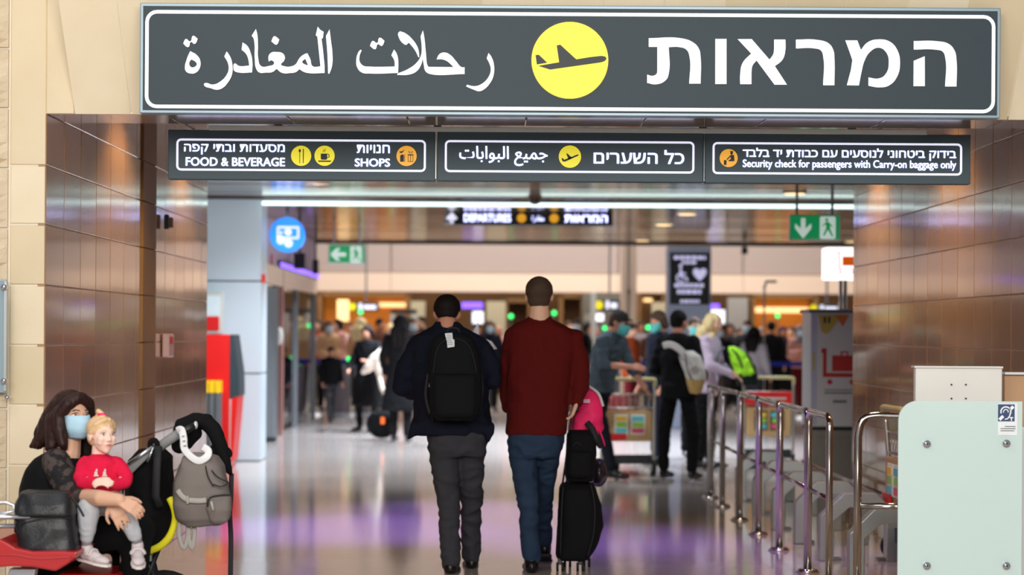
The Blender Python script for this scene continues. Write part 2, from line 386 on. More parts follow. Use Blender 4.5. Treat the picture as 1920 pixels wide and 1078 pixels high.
# corridor side walls: polished stone tiles, each hung a hair out of plane
YE = F/240.0
ZC = 2.97
wl = struct(G().bb(-2.7, XL-.006, 10.5, YE, 0, 3.2).bb(-2.7, XL-.006, 10.05, 10.5, 0, ZS+.03).obj('wall_left', M_joint))
wr = struct(G().bb(XR+.006, 3.2, 10.5, YE, 0, 3.2).bb(XR+.006, 3.2, 10.05, 10.5, 0, ZS+.03).obj('wall_right', M_joint))
rowz = rows+[ZS-.0]+[ZC]
def wall_tiles(face, xw, parent, skip):
    y = 10.0; k = 0
    while y < YE-.02:
        y2 = min(y+.42, YE)
        if skip and y < skip[0] < y2-.01: y2 = skip[0]
        if skip and abs(y-skip[0]) < .01: y = skip[1]; continue
        for i in range(len(rowz)-1):
            if rowz[i] >= ZS-.01 and y < 10.42: continue
            tile(y, y2, rowz[i], rowz[i+1], xw-.04 if face == 'L' else xw+.04, .04, (M_pol, M_pol2)[rnd.random() < .4], parent, face, wob=.0025, j=.0013)
        y = y2; k += 1
wall_tiles('L', XL, wl, (12.70, 13.20))
wall_tiles('R', XR, wr, None)
for i in range(len(rowz)-1):
    G().bb(XL-.05, XL+.012, 12.705, 13.195, rowz[i]+.003, rowz[i+1]-.003).obj('pilaster_stone', M_pilaster, wl, bevel=.003)
# ceilings: corridor and hall, linear metal planks
ce = struct(G().bb(-6, 11, 10.44, 33.5, ZC+.05, ZC+.2).obj('ceiling', M_dmetal))
y = 10.46; i = 0
PM = None
while y < 33.4:
    if PM is None:
        PM = G().bb(-4.6, 8, .004, .396, 0, .03).mesh(); PM.materials.append(M_ceil)
    if 22.0 < y < 22.4:
        G().bb(-4.6, 8, y, 22.5, ZC+.004, ZC+.034).obj('plank', M_matte, ce); y += .40; continue  # dull dark plank swapped in so the ceiling won't mirror the light strip
    o = bpy.data.objects.new('plank', PM); COL.objects.link(o); o.parent = ce; o.location = (0, y, ZC+.004)
    o.rotation_euler = (rnd.uniform(-.006, .006), rnd.uniform(-.001, .001), 0); y += .40
# LED strip set across the ceiling
ls = thing('light_strip', 'long thin white light strip across the ceiling behind the entrance signs', 'light', P(1045, 383, 22.5))
G().bb(-2.62, 5.2, 22.5, 22.56, ZC-.078, ZC-.036).obj('diffuser', M_strip, ls)
G().bb(-2.62, 5.2, 22.50, 22.66, ZC-.036, ZC-.003).obj('housing', M_gmetal, ls)
# round ceiling downlights
for k, (u, v) in enumerate(((1288, 400), (1205, 450), (1598, 452), (1245, 420), (1490, 361))):
    d = (ZC-H)*F/(CY-v+ROLL*(u-CX)); p = P(u, v, d)
    t = thing('downlight', ['bright round ceiling downlight above the black icon screen', 'ceiling downlight left of the black icon screen near ceiling edge', 'ceiling downlight beside the white trolley light box', 'faint ceiling downlight behind the first, above icon screen', 'ceiling downlight just below the rightmost hanging sign'][k], 'light', (p.x, p.y, ZC), 'ceiling downlights')
    G().cyl((p.x, p.y, ZC-.004), .13, .016, 'Z').obj('rim', M_bar, t)
    G().cyl((p.x, p.y, ZC-.014), .105, .008, 'Z').obj('lens', M_lampw, t)
# small camera dome on the ceiling near the strip
t = thing('dome_camera', 'small dark dome camera on the ceiling at the white light strip', 'camera', P(1003, 372, 22.2))
p = P(1003, 372, 22.2); G().ell((p.x, p.y, ZC-.02), (.07, .07, .06)).obj('dome', M_dmetal, t, True); G().cyl((p.x, p.y, ZC-.01), .08, .03, 'Z').obj('mount', M_tan, t)
# ceiling front edge beyond which the hall opens upward
struct(G().bb(-6, 11, 33.42, 33.6, ZC-.03, 4.6).obj('trim_2', M_dmetal))
# far fascia and back wall
hall = struct(G().bb(-9, 14, 50, 50.3, 0, 9).obj('wall_back', M_tan))
struct(G().bb(-9, -8.8, 33, 50, 0, 9).obj('wall_side_left', M_lilac))
struct(G().bb(13.8, 14, 15, 50, 0, 9).obj('wall_side_right', M_tan))
struct(G().bb(-9, 14, 33.7, 50, 7.0, 7.2).obj('ceiling_hall', M_bar))
fa = struct(G().bb(-9, 14, 45.06, 45.4, 2.36, 6.5).obj('trim_3', M_greige))
zb = P(900, 547, 45).z; zm = P(900, 512, 45).z
xs = [-9]+[P(u, 500, 45).x for u in (300, 733, 1160, 1393, 1640)]+[14]
for a, b in zip(xs, xs[1:]):
    G().bb(a+.02, b-.02, 45, 45.06, zm+.01, 3.7).obj('fascia_panel', M_greige, fa)
    G().bb(a+.005, b-.005, 44.9, 45.06, zb, zm-.01).obj('fascia_band', M_cream, fa)
# shopfront wall on the left of the hall
XW = -3.0
sf = struct(G().bb(XW-.2, XW-.06, 22.7, 33.6, 2.1, 3.0).obj('wall_hall_left', M_dmetal))
ys = [23.2, 25.2, 27.6, 30.4, 33.4]
for a, b in zip(ys, ys[1:]):
    G().bb(XW-.06, XW-.03, a+.06, b-.06, .12, 2.1).obj('shop_pane', M_dglass, sf)
    G().bb(XW-.06, XW+.01, b-.06, b+.06, 0, 2.1).obj('mullion', M_gmetal, sf)
G().bb(XW-.06, XW+.02, 22.8, 33.6, 2.1, 2.36).obj('fascia_band', M_cream, sf)
G().bb(XW-.06, XW, 22.8, 33.6, 2.36, ZC).obj('fascia_panel', M_lilac, sf)
t = thing('violet_light_line', 'violet light line along the shop fascia left of the green exit sign', 'light', (XW, 30, 2.34))
G().bb(XW+.04, XW+.06, 27.6, 33.5, 2.36, 2.42).obj('tube', M_purple, t)
G().bb(XW+.022, XW+.04, 27.6, 33.5, 2.34, 2.44).obj('housing', M_gmetal, t)
# grey and copper columns beside the pillar
c1 = P(505, 700, 26.6)
t = thing('metal_column', 'grey metal door column just right of the pale pillar', 'column', (c1.x, 26.6, 0))
G().bb(c1.x-.07, c1.x+.07, 26.55, 26.7, 0, 2.06).obj('shaft', M_gmetal, t, bevel=.01); G().bb(c1.x-.09, c1.x+.09, 26.52, 26.73, 0, .06).obj('foot', M_dmetal, t)
M_copper = mat('copper_brown_panel', (150,84,62), .35, .2, nscale=3, stretch=(1,1,.4), rgb2=(150,120,122))
c2 = P(523, 700, 28.2)
t = thing('copper_column', 'narrow copper brown column between grey column and shop glass', 'column', (c2.x, 28.2, 0))
G().bb(c2.x-.055, c2.x+.055, 28.15, 28.3, 0, 2.36).obj('shaft', M_copper, t, bevel=.01)
G().ell((c2.x, 28.12, 1.40), (.06, .03, .13)).obj('notice', M_bar, t, True)
# pale clad pillar
DP = 22.6
xa, xb = P(352, 500, DP).x, P(490, 500, DP).x
pl = struct(G().bb(xa+.01, xb-.01, DP+.01, DP+.55, 0, ZC).obj('column_clad', M_seam)); pl.name = 'trim_4'
zs = [0]+[P(440, v, DP).z for v in (872, 700, 527)]+[ZC]
zs = [0, P(440, 700, DP).z, P(440, 527, DP).z, ZC]
for a, b in zip(zs, zs[1:]): G().bb(xa, xb, DP, DP+.56, a+.008, b-.008).obj('cladding_panel', M_panel_w, pl, bevel=.006)
# ---------------------------------------------------------------- main sign
D1 = 9.7
sg = thing('departures_sign', 'long dark grey overhead sign with large Hebrew and Arabic words and yellow plane disc', 'sign', P(1069, 113.5, D1))
plate(1069, 113.5, 1614, 207, D1+.012, .09).obj('casing', M_signframe, sg, bevel=.004)
plate(1069, 113.5, 1602, 195, D1+.006, .008).obj('face', M_slate, sg)
ringplate(1069, 115.5, 1594, 184, 6.5, 22, D1+.003, .004).obj('border_line', M_white, sg)
K = 320/1916
d_ = D1+.001
A1 = (330, 30)
GL = [
 [[(98,130),(470,132,1),(600,180,1),(662,250,1),(680,340,1),(680,640),(552,640),(552,320,1),(520,258,1),(440,230,1),(323,230),(322,530,1),(290,600,1),(180,648,1),(80,632),(80,538),(140,552,1),(185,530,1),(194,480),(194,228),(98,228)]],
 [[(845,138),(971,138),(971,644),(844,644)]],
 [[(1095,140),(1254,140),(1453,370),(1495,310,1),(1505,250),(1505,145),(1632,145),(1632,260,1),(1600,370,1),(1514,444),(1650,652),(1510,652),(1308,380),(1262,440,1),(1251,520),(1251,646),(1124,646),(1124,540,1),(1150,410,1),(1247,302)]],
 [[(1750,146),(1985,148,1),(2120,190,1),(2172,270,1),(2182,350,1),(2182,658),(2055,658),(2055,330,1),(2030,268,1),(1960,245,1),(1750,245)]],
]
GL2 = [
 [[(508,154),(643,154),(683,260),(760,175,1),(880,143,1),(1010,170,1),(1095,270,1),(1122,410,1),(1090,560,1),(1000,660,1),(890,682,1),(768,664),(768,570),(880,582,1),(955,540,1),(996,410,1),(960,280,1),(880,237,1),(790,280,1),(725,380,1),(690,510,1),(661,660),(525,658),(570,490),(587,376),(565,310,1)]],
 [[(1276,162),(1530,163,1),(1670,195,1),(1735,270,1),(1756,370,1),(1756,672),(1628,672),(1628,340,1),(1600,280,1),(1530,260,1),(1276,258)]],
 [[(1275,384),(1400,332),(1401,668),(1273,668)]],
]
for g_ in GL: glyph('letter', g_, d_, M_white, sg, (1200, 50), K)
for g_ in GL2: glyph('letter', g_, d_, M_white, sg, (1500, 50), K)
AR = [
 [[(160,395),(235,440,1),(272,500,1),(268,580,1),(225,635,1),(165,646,1),(112,620,1),(101,570,1),(120,490,1),(134,450)],[(175,488),(225,520,1),(234,545,1),(205,574,1),(170,574,1),(150,545,1),(155,510,1)]],
 [[(82,310),(105,262,1),(115,258,1),(160,285,1),(188,225,1),(200,224,1),(244,256),(220,308,1),(206,314,1),(168,292,1),(145,345,1),(132,350,1)]],
 [[(570,397),(610,460,1),(632,540,1),(630,650,1),(580,750,1),(520,810,1),(460,828,1),(395,812,1),(315,775,1),(320,757,1),(420,770,1),(500,735,1),(570,660,1),(592,590,1),(580,520,1),(543,455)]],
 [[(748,297),(800,335,1),(840,420,1),(858,520,1),(854,634),(700,634,1),(655,615,1),(646,580,1),(655,535,1),(670,535,1),(700,558,1),(822,558),(815,500,1),(790,430,1),(737,378)]],
 [[(898,146),(915,220,1),(920,330,1),(924,480,1),(955,562,1),(1040,562,1),(1102,532,1),(1080,500,1),(1068,498,1),(1042,512),(1040,450,1),(1070,412,1),(1130,405,1),(1195,418,1),(1222,460,1),(1212,505,1),(1180,545,1),(1210,563,1),(1305,563,1),(1345,540,1),(1390,470,1),(1440,430,1),(1475,418),(1510,490,1),(1533,563,1),(1622,566),(1588,235),(1569,215),(1592,120),(1620,155,1),(1658,178),(1648,252),(1634,254),(1650,380),(1668,560),(1668,640),(1480,640,1),(1430,625,1),(1386,597),(1345,630,1),(1290,640,1),(1190,638,1),(1130,594),(1080,630,1),(1010,636,1),(935,634,1),(900,590,1),(885,480,1),(880,290,1),(870,250,1),(850,222)],[(1452,480),(1484,556),(1440,540,1),(1418,518,1)]],
 [[(1070,285),(1098,230,1),(1108,227,1),(1160,264),(1136,318,1),(1126,323,1)]],
 [[(1724,150),(1740,280,1),(1756,420,1),(1752,560,1),(1722,650),(1708,646),(1700,420,1),(1684,225)]],
]
for g_ in AR: glyph('letter', g_, d_, M_white, sg, A1, K)
AR2 = [
 [[(155,378),(168,388),(145,450,1),(150,520,1),(190,560,1),(250,568,1),(540,568),(535,500,1),(502,440),(532,377),(560,420,1),(578,490,1),(577,640),(260,646,1),(170,635,1),(120,580,1),(108,500,1),(130,410,1)]],
 [[(262,337),(285,285,1),(296,280,1),(342,302,1),(362,250,1),(372,244,1),(425,280),(403,330,1),(392,337,1),(350,318,1),(328,368,1),(318,374,1)]],
 [[(600,172),(660,195,1),(740,265,1),(800,360,1),(816,460),(806,464),(770,390,1),(720,325,1),(695,303,1),(670,324,1),(630,305,1),(590,250,1),(580,190,1)]],
 [[(856,162),(870,230,1),(890,420,1),(910,560,1),(925,572),(1200,574),(1130,510,1),(1075,488,1),(1010,488),(1040,430,1),(1095,410,1),(1160,435,1),(1230,510,1),(1290,574,1),(1324,576),(1324,652),(930,650,1),(885,620,1),(866,550,1),(855,480),(830,560,1),(780,625,1),(700,658,1),(565,662),(575,645),(700,590,1),(790,520,1),(835,440,1),(842,340,1),(830,230)]],
 [[(1593,415),(1625,460,1),(1652,540,1),(1648,670,1),(1605,760,1),(1540,825,1),(1490,845,1),(1420,825,1),(1342,792),(1350,772),(1440,788,1),(1520,760,1),(1595,680,1),(1618,600,1),(1605,540,1),(1572,475)]],
]
for g_ in AR2: glyph('letter', g_, d_, M_white, sg, (650, 30), K)
dp = disc(1068.5, 113, 75.5, D1+.004, .004, 64).obj('disc_rim', M_ink, sg)
disc(1068.5, 113, 72, D1+.002, .004, 64).obj('disc', M_yellow, sg)
K3 = 230/1458
glyph('plane_pictogram', [[(468,350),(510,341),(700,515),(960,478,1),(1020,477,1),(1058,500,1),(1040,532,1),(980,553),(388,637),(248,592),(497,550)],[(216,465),(255,460),(355,555),(232,576)]], D1+.0005, M_ink, sg, (970, 30), K3)
# ---------------------------------------------------------------- hanging row of three signs
D2 = 10.62
hb = thing('sign_mounting_bar', 'pale metal bar above the three smaller overhead signs', 'bracket', P(1065, 243, D2+.05))
xb0, xb1 = P(391, 243, D2).x, P(1738, 243, D2).x
G().bb(xb0, xb1, D2+.0, D2+.1, P(1065, 249, D2).z, P(1065, 239, D2).z).obj('bar', M_bar, hb, bevel=.003)
for u in (520, 820, 1320, 1600):
    x = P(u, 243, D2).x; G().bb(x-.02, x+.02, D2+.03, D2+.07, P(1065, 241, D2).z, ZC+.0).obj('hanger', M_gmetal, hb)
HEB = lambda s: s[::-1]
def small_sign(cu, cv, wpx, label):
    t = thing('overhead_sign', label, 'sign', P(cu, cv, D2), 'row of three overhead signs')
    plate(cu, cv, wpx, 93, D2, .07).obj('casing', M_slate2, t, bevel=.004)
    x = P(cu, cv, D2)
    ringplate(cu-1, cv, 468, 60, 3.8, 9, D2-.003, .004).obj('border_line', M_white_lit, t)
    return t
DT = D2-.003
s1 = small_sign(565.5, 291, 501, 'left overhead sign with food, coffee and shops pictograms')
text(HEB('מסעדות ובתי קפה'), 345, 270, 534, 290, DT, M_white_lit, s1, .016)
text('FOOD & BEVERAGE', 348, 295, 534.5, 311.5, DT, M_white_lit, s1, .03)
text(HEB('חנויות'), 669, 271.5, 731, 287, DT, M_white_lit, s1, .016)
text('SHOPS', 665, 297, 731.5, 312.5, DT, M_white_lit, s1, .03)
def icon(cu, cv, r, m, polys, t, sc=1):
    disc(cu, cv, r+1, DT+.002, .002).obj('disc_rim', M_ink, t); disc(cu, cv, r, DT+.0005, .002).obj('disc', m, t)
    poly_at(cu, cv, DT-.001, polys, sc).obj('pictogram', M_ink, t)
icon(564.6, 292, 19, M_yellow, [circ(-2.6,-9.5,2.2,10,3), [(-3.2,-8),(-2,-8),(-2,14),(-3.2,14)], [(3.2,-14),(5,-12),(5,4),(4.4,14),(3.2,14)]], s1)
icon(608.5, 292, 19, M_yellow, [[(-7,-4),(5,-4),(5,6),(3,7.5),(-5,7.5),(-7,6)], arcband(5.5,0,2.6,4,-90,90), [(-12.5,9),(12.5,9),(11,11.5),(-11,11.5)], [(-2,-12),(-1,-12),(-2.5,-7),(-3.5,-7)], [(1,-13),(2,-13),(.5,-7),(-.5,-7)]], s1)
icon(762.3, 292.3, 19, M_yellow2, [[(-12,-1),(-7,-3),(-5,-1),(-5,11),(-12,11)], [(-4,-3),(-3,-3),(-3,11),(-4,11)], [(-13,-9),(-10,-8),(-3,-12),(-9,-5),(-13,-6)], [(2,-3),(13,-3),(13,-1),(2,-1)], [(2.5,0),(3.5,0),(3.5,11),(2.5,11)], [(11.5,0),(12.5,0),(12.5,11),(11.5,11)], [(2.5,10),(12.5,10),(12.5,11),(2.5,11)], [(7,-3),(8,-3),(8,11),(7,11)], [(7.5,-4),(3,-8),(5,-9)], [(7.5,-4),(12,-8),(10,-9)]], s1)
s2 = small_sign(1069, 294, 499, 'middle overhead sign with small plane pictogram')
ar = '\uFE9F\uFEE4\uFEF4\uFECA \uFE8D\uFEDF\uFE92\uFEEE\uFE8D\uFE91\uFE8E\uFE95'
text(ar[::-1], 861, 274, 1027, 311, DT, M_white_lit, s2, .014)
text(HEB('כל השערים'), 1113, 281, 1283, 307, DT, M_white_lit, s2, .016)
icon(1068.6, 293.6, 21, M_yellow, [[(-16,3),(-13,3),(-11,6),(15,-4.5),(16.5,-3),(14,-1),(-9,9.5),(-14,9)], [(-7,-6),(-5,-6),(4,2),(-3,5)]], s2)
s3 = small_sign(1571, 297.7, 498, 'right overhead sign with security officer pictogram')
text(HEB('בידוק ביטחוני לנוסעים עם כבודת יד בלבד'), 1392.5, 278, 1793, 300.5, DT, M_white_lit, s3, .02)
text('Security check for passengers with Carry-on baggage only', 1392.5, 300, 1793, 319, DT, M_white_lit, s3, .024)
icon(1366.3, 296.3, 17, M_yellow2, [circ(5.5,-9,2.6,10), [(2,-13),(9,-13),(8,-11),(3,-11)], [(3,-6),(10,-6),(11,5),(9,6),(0,6),(0,4),(4,2)], [(-4,2),(3,-5),(4,-3),(-3,4)], [(-9,4),(-4,4),(-4,13),(-9,13)]], s3)
t = thing('sign_joint_cover', 'thin upright joint strip between left and middle overhead signs', 'strip', P(817, 291, D2))
plate(817.3, 291, 2, 88, D2+.004, .05).obj('strip', M_bar, t)
t = thing('sign_joint_cover', 'thin upright joint strip between middle and right overhead signs', 'strip', P(1320, 296, D2))
plate(1320.3, 296, 2, 88, D2+.004, .05).obj('strip', M_gmetal, t)
# ---------------------------------------------------------------- hall signs
DD = 25.0
t = thing('hanging_display', 'long black departures sign with violet white words hanging from hall ceiling', 'sign', P(992, 410, DD))
plate(1000, 410.5, 298, 25, DD, .12).obj('casing', M_black, t, bevel=.01)
plate(847, 408, 26, 25, DD, .12).obj('arrow_panel', M_gmetal, t, bevel=.01)
poly_at(847, 408, DD-.006, [[(0,-10),(11,1),(6,5),(3,2),(3,10),(-3,10),(-3,2),(-6,5),(-11,1)]], 1, .004).obj('arrow', M_white_lit, t)
text('DEPARTURES', 870, 401, 958, 416, DD-.005, M_white_lit, t, .02)
text(HEB('המראות'), 1059, 403, 1139, 417, DD-.005, M_white_lit, t, .02)
text('\uFEE3\uFED0\uFE8E\uFEA9\uFEAD\uFE93'[::-1], 997, 404, 1020, 417, DD-.005, M_white_lit, t, .01)
for u in (978, 1039): disc(u, 409+(u-978)*.006, 8.5, DD-.008, .006).obj('disc', M_yellow2, t)
for u in (900, 1090):
    p = P(u, 400, DD); G().bb(p.x-.02, p.x+.02, DD+.04, DD+.08, p.z-.03, ZC+.0).obj('hanger', M_dmetal, t)
M_exw = mat('exit_sign_white', (224,244,234), .5, emit=.4, var=.01)
def exit_sign(cu, cv, wpx, hpx, d, arrow, label):
    t = thing('exit_sign', label, 'sign', P(cu, cv, d)); k = wpx/95
    plate(cu, cv, wpx, hpx, d, .05).obj('casing', M_bar, t, bevel=.005)
    plate(cu, cv-1, wpx-3, hpx-5, d-.006, .008).obj('face', M_green, t)
    plate(cu+24*k, cv, 29*k, 42*k, d-.010, .006, 3*k).obj('door_field', M_exw, t)
    a = [(-4,-18),(4,-18),(4,2),(15,-8),(15,1),(0,20),(-15,1),(-15,-8),(-4,2)] if arrow == 'down' else [(20,-5),(20,5),(-4,5),(6,16),(-4,16),(-20,0),(-4,-16),(6,-16),(-4,-5)]
    poly_at(cu-22*k, cv, d-.010, [a], k, .004).obj('arrow', M_exw, t)
    poly_at(cu+24*k, cv, d-.014, [circ(-2,-15,3.2,8), [(-4,-11),(3,-11),(5,1),(-3,2)], [(2,-10),(10,-3),(9,-1),(1,-7)], [(-4,-10),(-11,-4),(-10,-2),(-3,-7)], [(-2,0),(4,0),(11,16),(8,17)], [(-3,0),(1,2),(-6,16),(-9,14)]], k, .003).obj('runner', M_green, t)
    for s_ in (-1, 1):
        p = P(cu+s_*wpx*.35, cv-hpx/2, d); G().bb(p.x-.012, p.x+.012, d+.015, d+.035, p.z-.02, ZC).obj('hanger', M_gmetal, t)
    return t
exit_sign(1528, 427, 95, 49, 19.0, 'down', 'green exit sign with down arrow and running figure on the right')
exit_sign(650, 477, 69, 37, 27.5, 'left', 'green exit sign with left arrow above the crowd on the left')
# round blue cash machine sign
DB = 24.0
t = thing('round_blue_sign', 'round glowing blue sign with banknote and coins pictogram', 'sign', P(538, 440, DB))
disc(538, 440, 33, DB, .10, 48).obj('lamp_disc', M_bluesign, t)
ringplate(540, 436, 42, 24, 4, 3, DB-.012, .01).obj('banknote_frame', M_white_lit, t)
poly_at(538, 440, DB-.012, [circ(2,-5,7), [(-13,-7),(-9,-7),(-9,1),(-13,1)], circ(-12,11,7.5), circ(3,16,8)], 1, .008).obj('coins', M_white_lit, t)
p = P(538, 407, DB); G().bb(p.x-.015, p.x+.015, DB+.04, DB+.07, p.z-.02, ZC+.0).obj('hanger', M_gmetal, t)
p2 = P(505, 440, DB); 
# screens and speakers on the left fascia
for k, (u, v, w_, h_, d, lab) in enumerate(((561, 489, 21, 30, 29, 'black hanging speaker box right below the round blue sign'), (591, 500, 11, 27, 32, 'black hanging speaker box left of the green left-arrow exit sign'))):
    t = thing('speaker_box', lab, 'speaker', P(u, v, d)); plate(u, v, w_, h_, d, .15).obj('cabinet', M_black, t, bevel=.01)
    p = P(u, v-h_/2, d); G().bb(p.x-.015, p.x+.015, d+.05, d+.08, p.z-.02, ZC).obj('hanger', M_dmetal, t)
t = thing('shop_sign', 'small red shop sign projecting beside the pale pillar top', 'sign', P(503, 491, 26.8)); plate(503, 491, 15, 30, 26.8, .06).obj('casing', M_red, t, bevel=.01); p = P(503, 476, 26.8); G().bb(p.x-.3, p.x, 26.82, 26.85, p.z-.03, p.z).obj('arm', M_gmetal, t)
t = thing('red_marker', 'tiny red plate at the pillar joint', 'plate', P(494, 522, 22.5)); plate(494, 522, 7, 16, 22.55, .05).obj('plate', M_red, t)
# totem with black icon screen
DTt = 31.0
pa, pb = P(1251, 600, DTt), P(1333, 600, DTt)
M_totem = mat('blue_grey_totem', (150,158,176), .35, var=.04)
t = thing('icon_totem', 'tall blue grey totem with black screen of wheelchair and heart icons', 'screen', (pa.x, DTt, 0))
G().bb(pa.x, pb.x, DTt, DTt+.35, 0, P(1290, 462, DTt).z).obj('cabinet', M_totem, t, bevel=.02)
plate(1293, 523, 74, 96, DTt-.02, .03).obj('screen', M_black, t)
M_scr2 = mat('icon_white', (206,204,240), .4, emit=.45, var=.02)
rng = random.Random(5)
def bars(rows_, u0, u1, name):
    g = G()
    for v, w0, h_ in rows_:
        x = -w0/2
        while x < w0/2:
            L_ = rng.uniform(5, 11); L_ = min(L_, w0/2-x)
            if L_ > 2: 
                k = DTt/F; c = P((u0+u1)/2, v, DTt-.024); g.box(c+V(((x+L_/2)*k, 0, 0)), (L_*k, .006, h_*k))
            x += L_+1.6
    return g
for row_ in ((483, 60, 7), (492, 30, 6), (535, 58, 7), (547, 48, 8), (565, 36, 6)): bars([row_], 1257, 1330, 'x').obj('text_line', M_scr2, t)
poly_at(1278, 515, DTt-.024, [arcband(-1,6,6.5,9.5,40,260,14), [(-4,-12),(0,-12),(1,-4),(8,-4),(8,-1),(2,-1),(2,3),(9,3),(13,12),(10,13),(7,6),(-3,6)], circ(-2,-16.5,3.4)], 1, .006).obj('wheelchair_icon', M_scr2, t)
poly_at(1312, 515, DTt-.024, [[(0,-8),(5,-12),(11,-11),(13,-4),(9,3),(0,12),(-9,3),(-13,-4),(-11,-11),(-5,-12)]], 1, .006).obj('heart_icon', M_scr2, t)
# twin beige column
t = thing('twin_column', 'pair of slim beige columns rising behind the crowd at centre', 'column', (P(1180,600,38).x, 38, 0))
for a, b in ((1165, 1177), (1182, 1194)):
    xa_, xb_ = P(a, 500, 38).x, P(b, 500, 38).x; G().bb(xa_, xb_, 38, 38.2, 0, 5).obj('column', M_cream, t, bevel=.01)
p = P(1179, 490, 37.96); G().bb(p.x-.02, p.x+.02, 38.03, 38.1, 0, 5).obj('spine', M_gmetal, t)
G().box(P(1179, 547, 37.96), (.05, .05, .08)).obj('bracket', M_dmetal, t)
# pole with lamp arm
t = thing('lamp_pole', 'thin white pole with short lamp arm right of the icon totem', 'lamp', (P(1432,600,31).x, 31, 0))
p0 = P(1433, 540, 31); G().tube([(p0.x, 31, 0), (p0.x, 31, p0.z)], .016).obj('pole', M_bar, t, True)
q = P(1456, 528, 31); G().tube([(p0.x, 31, p0.z), (p0.x+.03, 31, q.z), (q.x, 31, q.z)], .022).obj('arm', M_gmetal, t, True)
# camera hanging above the fascia
t = thing('security_camera', 'small black box camera hanging before the far fascia', 'camera', P(1396, 470, 33)); G().box(P(1396, 470, 33), (.09, .12, .11)).obj('body', M_black, t); p = P(1396, 462, 33); G().bb(p.x-.01, p.x+.01, 32.99, 33.01, p.z-.02, ZC).obj('stem', M_dmetal, t)
# ---------------------------------------------------------------- check-in area far behind
def to_floor(t, u, v, d):                     # slim stand under a far screen
    p = P(u, v, d); G().bb(p.x-.03, p.x+.03, d+.03, d+.08, 0, p.z).obj('stand', M_gmetal, t)
def backdrop(name, label, cat, u0, u1, v0, v1, d, m, th=.06, frame_m=None, emitbox=None, group=None):
    t = thing(name, label, cat, P((u0+u1)/2, v1, d), group)
    cu, cv = (u0+u1)/2, (v0+v1)/2
    plate(cu, cv, u1-u0, v1-v0, d, th).obj('panel', m, t, bevel=.01)
    plate(cu, cv, u1-u0+2, v1-v0+2, d+.03, th).obj('surround', frame_m or M_gmetal, t)
    to_floor(t, cu, v1, d)
    if emitbox:
        a, b, c_, e = emitbox; plate((a+b)/2, (c_+e)/2, b-a, e-c_, d-.05, .04).obj('lamp', M_lampw, t)
    return t
M_pgrey = mat('pale_grey_panel', (176,178,170), .5, var=.04)
M_dbrown = mat('dark_brown_recess', (84,54,30), .6, nscale=3, rgb2=(110,72,40))
def counter(u0, u1, v0, v1, d, label, lamp=None, m=M_orange):
    t = thing('lit_counter_bay', label, 'counter', (P((u0+u1)/2, v1, d).x, d, 0), 'lit check in bays')
    a, b = P(u0, 600, d).x, P(u1, 600, d).x
    G().bb(a, b, d, d+.08, 0, P(u0, v0, d).z).obj('back_panel', m, t)
    for x in (a, b): G().bb(x-.05, x+.05, d-.8, d+.1, 0, P(u0, v0, d).z+.06).obj('side_fin', M_tan, t)
    G().bb(a, b, d-.8, d+.1, P(u0, v0, d).z, P(u0, v0, d).z+.1).obj('canopy', M_tan, t)
    G().bb(a, b, d-1.1, d-.8, 0, 1.05).obj('desk', M_dbrown, t)
    if lamp:
        x0, x1 = P(lamp[0], 600, d).x, P(lamp[1], 600, d).x
        G().bb(x0, x1, d-.1, d-.02, P(0, lamp[3], d).z, P(0, lamp[2], d).z).obj('lamp', M_lampw, t)
counter(605, 767, 556, 606, 48.5, 'glowing orange counter bay on the left behind the metal detector frame', (708, 762, 563, 571))
counter(1404, 1520, 560, 612, 48.5, 'glowing orange counter bay on the right behind the lamp pole', (1414, 1514, 567, 577))
counter(948, 992, 568, 612, 49, 'dark brown bay between the pale panel and the man in red', None, M_dbrown)
counter(1050, 1090, 560, 612, 49, 'dark brown bay right of the man in the red sweater', None, M_dbrown)
counter(1194, 1240, 548, 612, 49, 'amber brown bay left of the icon totem', (1206, 1222, 552, 558), M_tan)
backdrop('wall_panel', 'pale grey panel just left of the head of the man with backpack', 'panel', 770, 797, 565, 640, 47.5, M_pgrey)
backdrop('wall_panel', 'pale grey panel between the heads of the two walking men', 'panel', 912, 948, 565, 640, 47.5, M_pgrey)
backdrop('wall_panel', 'grey white panel left of the icon totem behind crowd', 'panel', 1222, 1249, 567, 640, 47.5, M_pgrey)
backdrop('wall_panel', 'blue grey panel between white screen and right orange bay', 'panel', 1364, 1402, 558, 640, 47.5, M_totem)
backdrop('wall_panel', 'grey panel behind the yellow disc direction sign at centre', 'panel', 1092, 1164, 549, 640, 48, M_gmetal)
backdrop('lit_sign', 'small violet lit sign between the heads of the walking men', 'sign', 866, 905, 567, 578, 46.5, M_purple)
backdrop('lit_sign', 'small violet lit sign above the white screen right of the totem', 'sign', 1328, 1349, 570, 579, 46.5, M_purple)
backdrop('white_screen', 'bright white screen right of the backpack man head', 'screen', 886, 906, 584, 606, 46, M_scr)
backdrop('white_screen', 'bright white screen right of the icon totem', 'screen', 1325, 1359, 581, 606, 46, M_scr)
backdrop('glow_panel', 'warm glowing upright lamp panel at the left orange bay', 'lamp', 632, 654, 562, 602, 46.5, M_lampw)
backdrop('white_screen', 'low bright screen left of the centre direction sign pole', 'screen', 1095, 1112, 588, 602, 46, M_bar)
backdrop('white_screen', 'low bright screen under the yellow disc direction sign', 'screen', 1117, 1132, 588, 602, 46, M_scr)
backdrop('counter_screen', 'small pale screen on the far counter left of the first pillar column', 'screen', 1144, 1154, 586, 600, 46, M_bar)
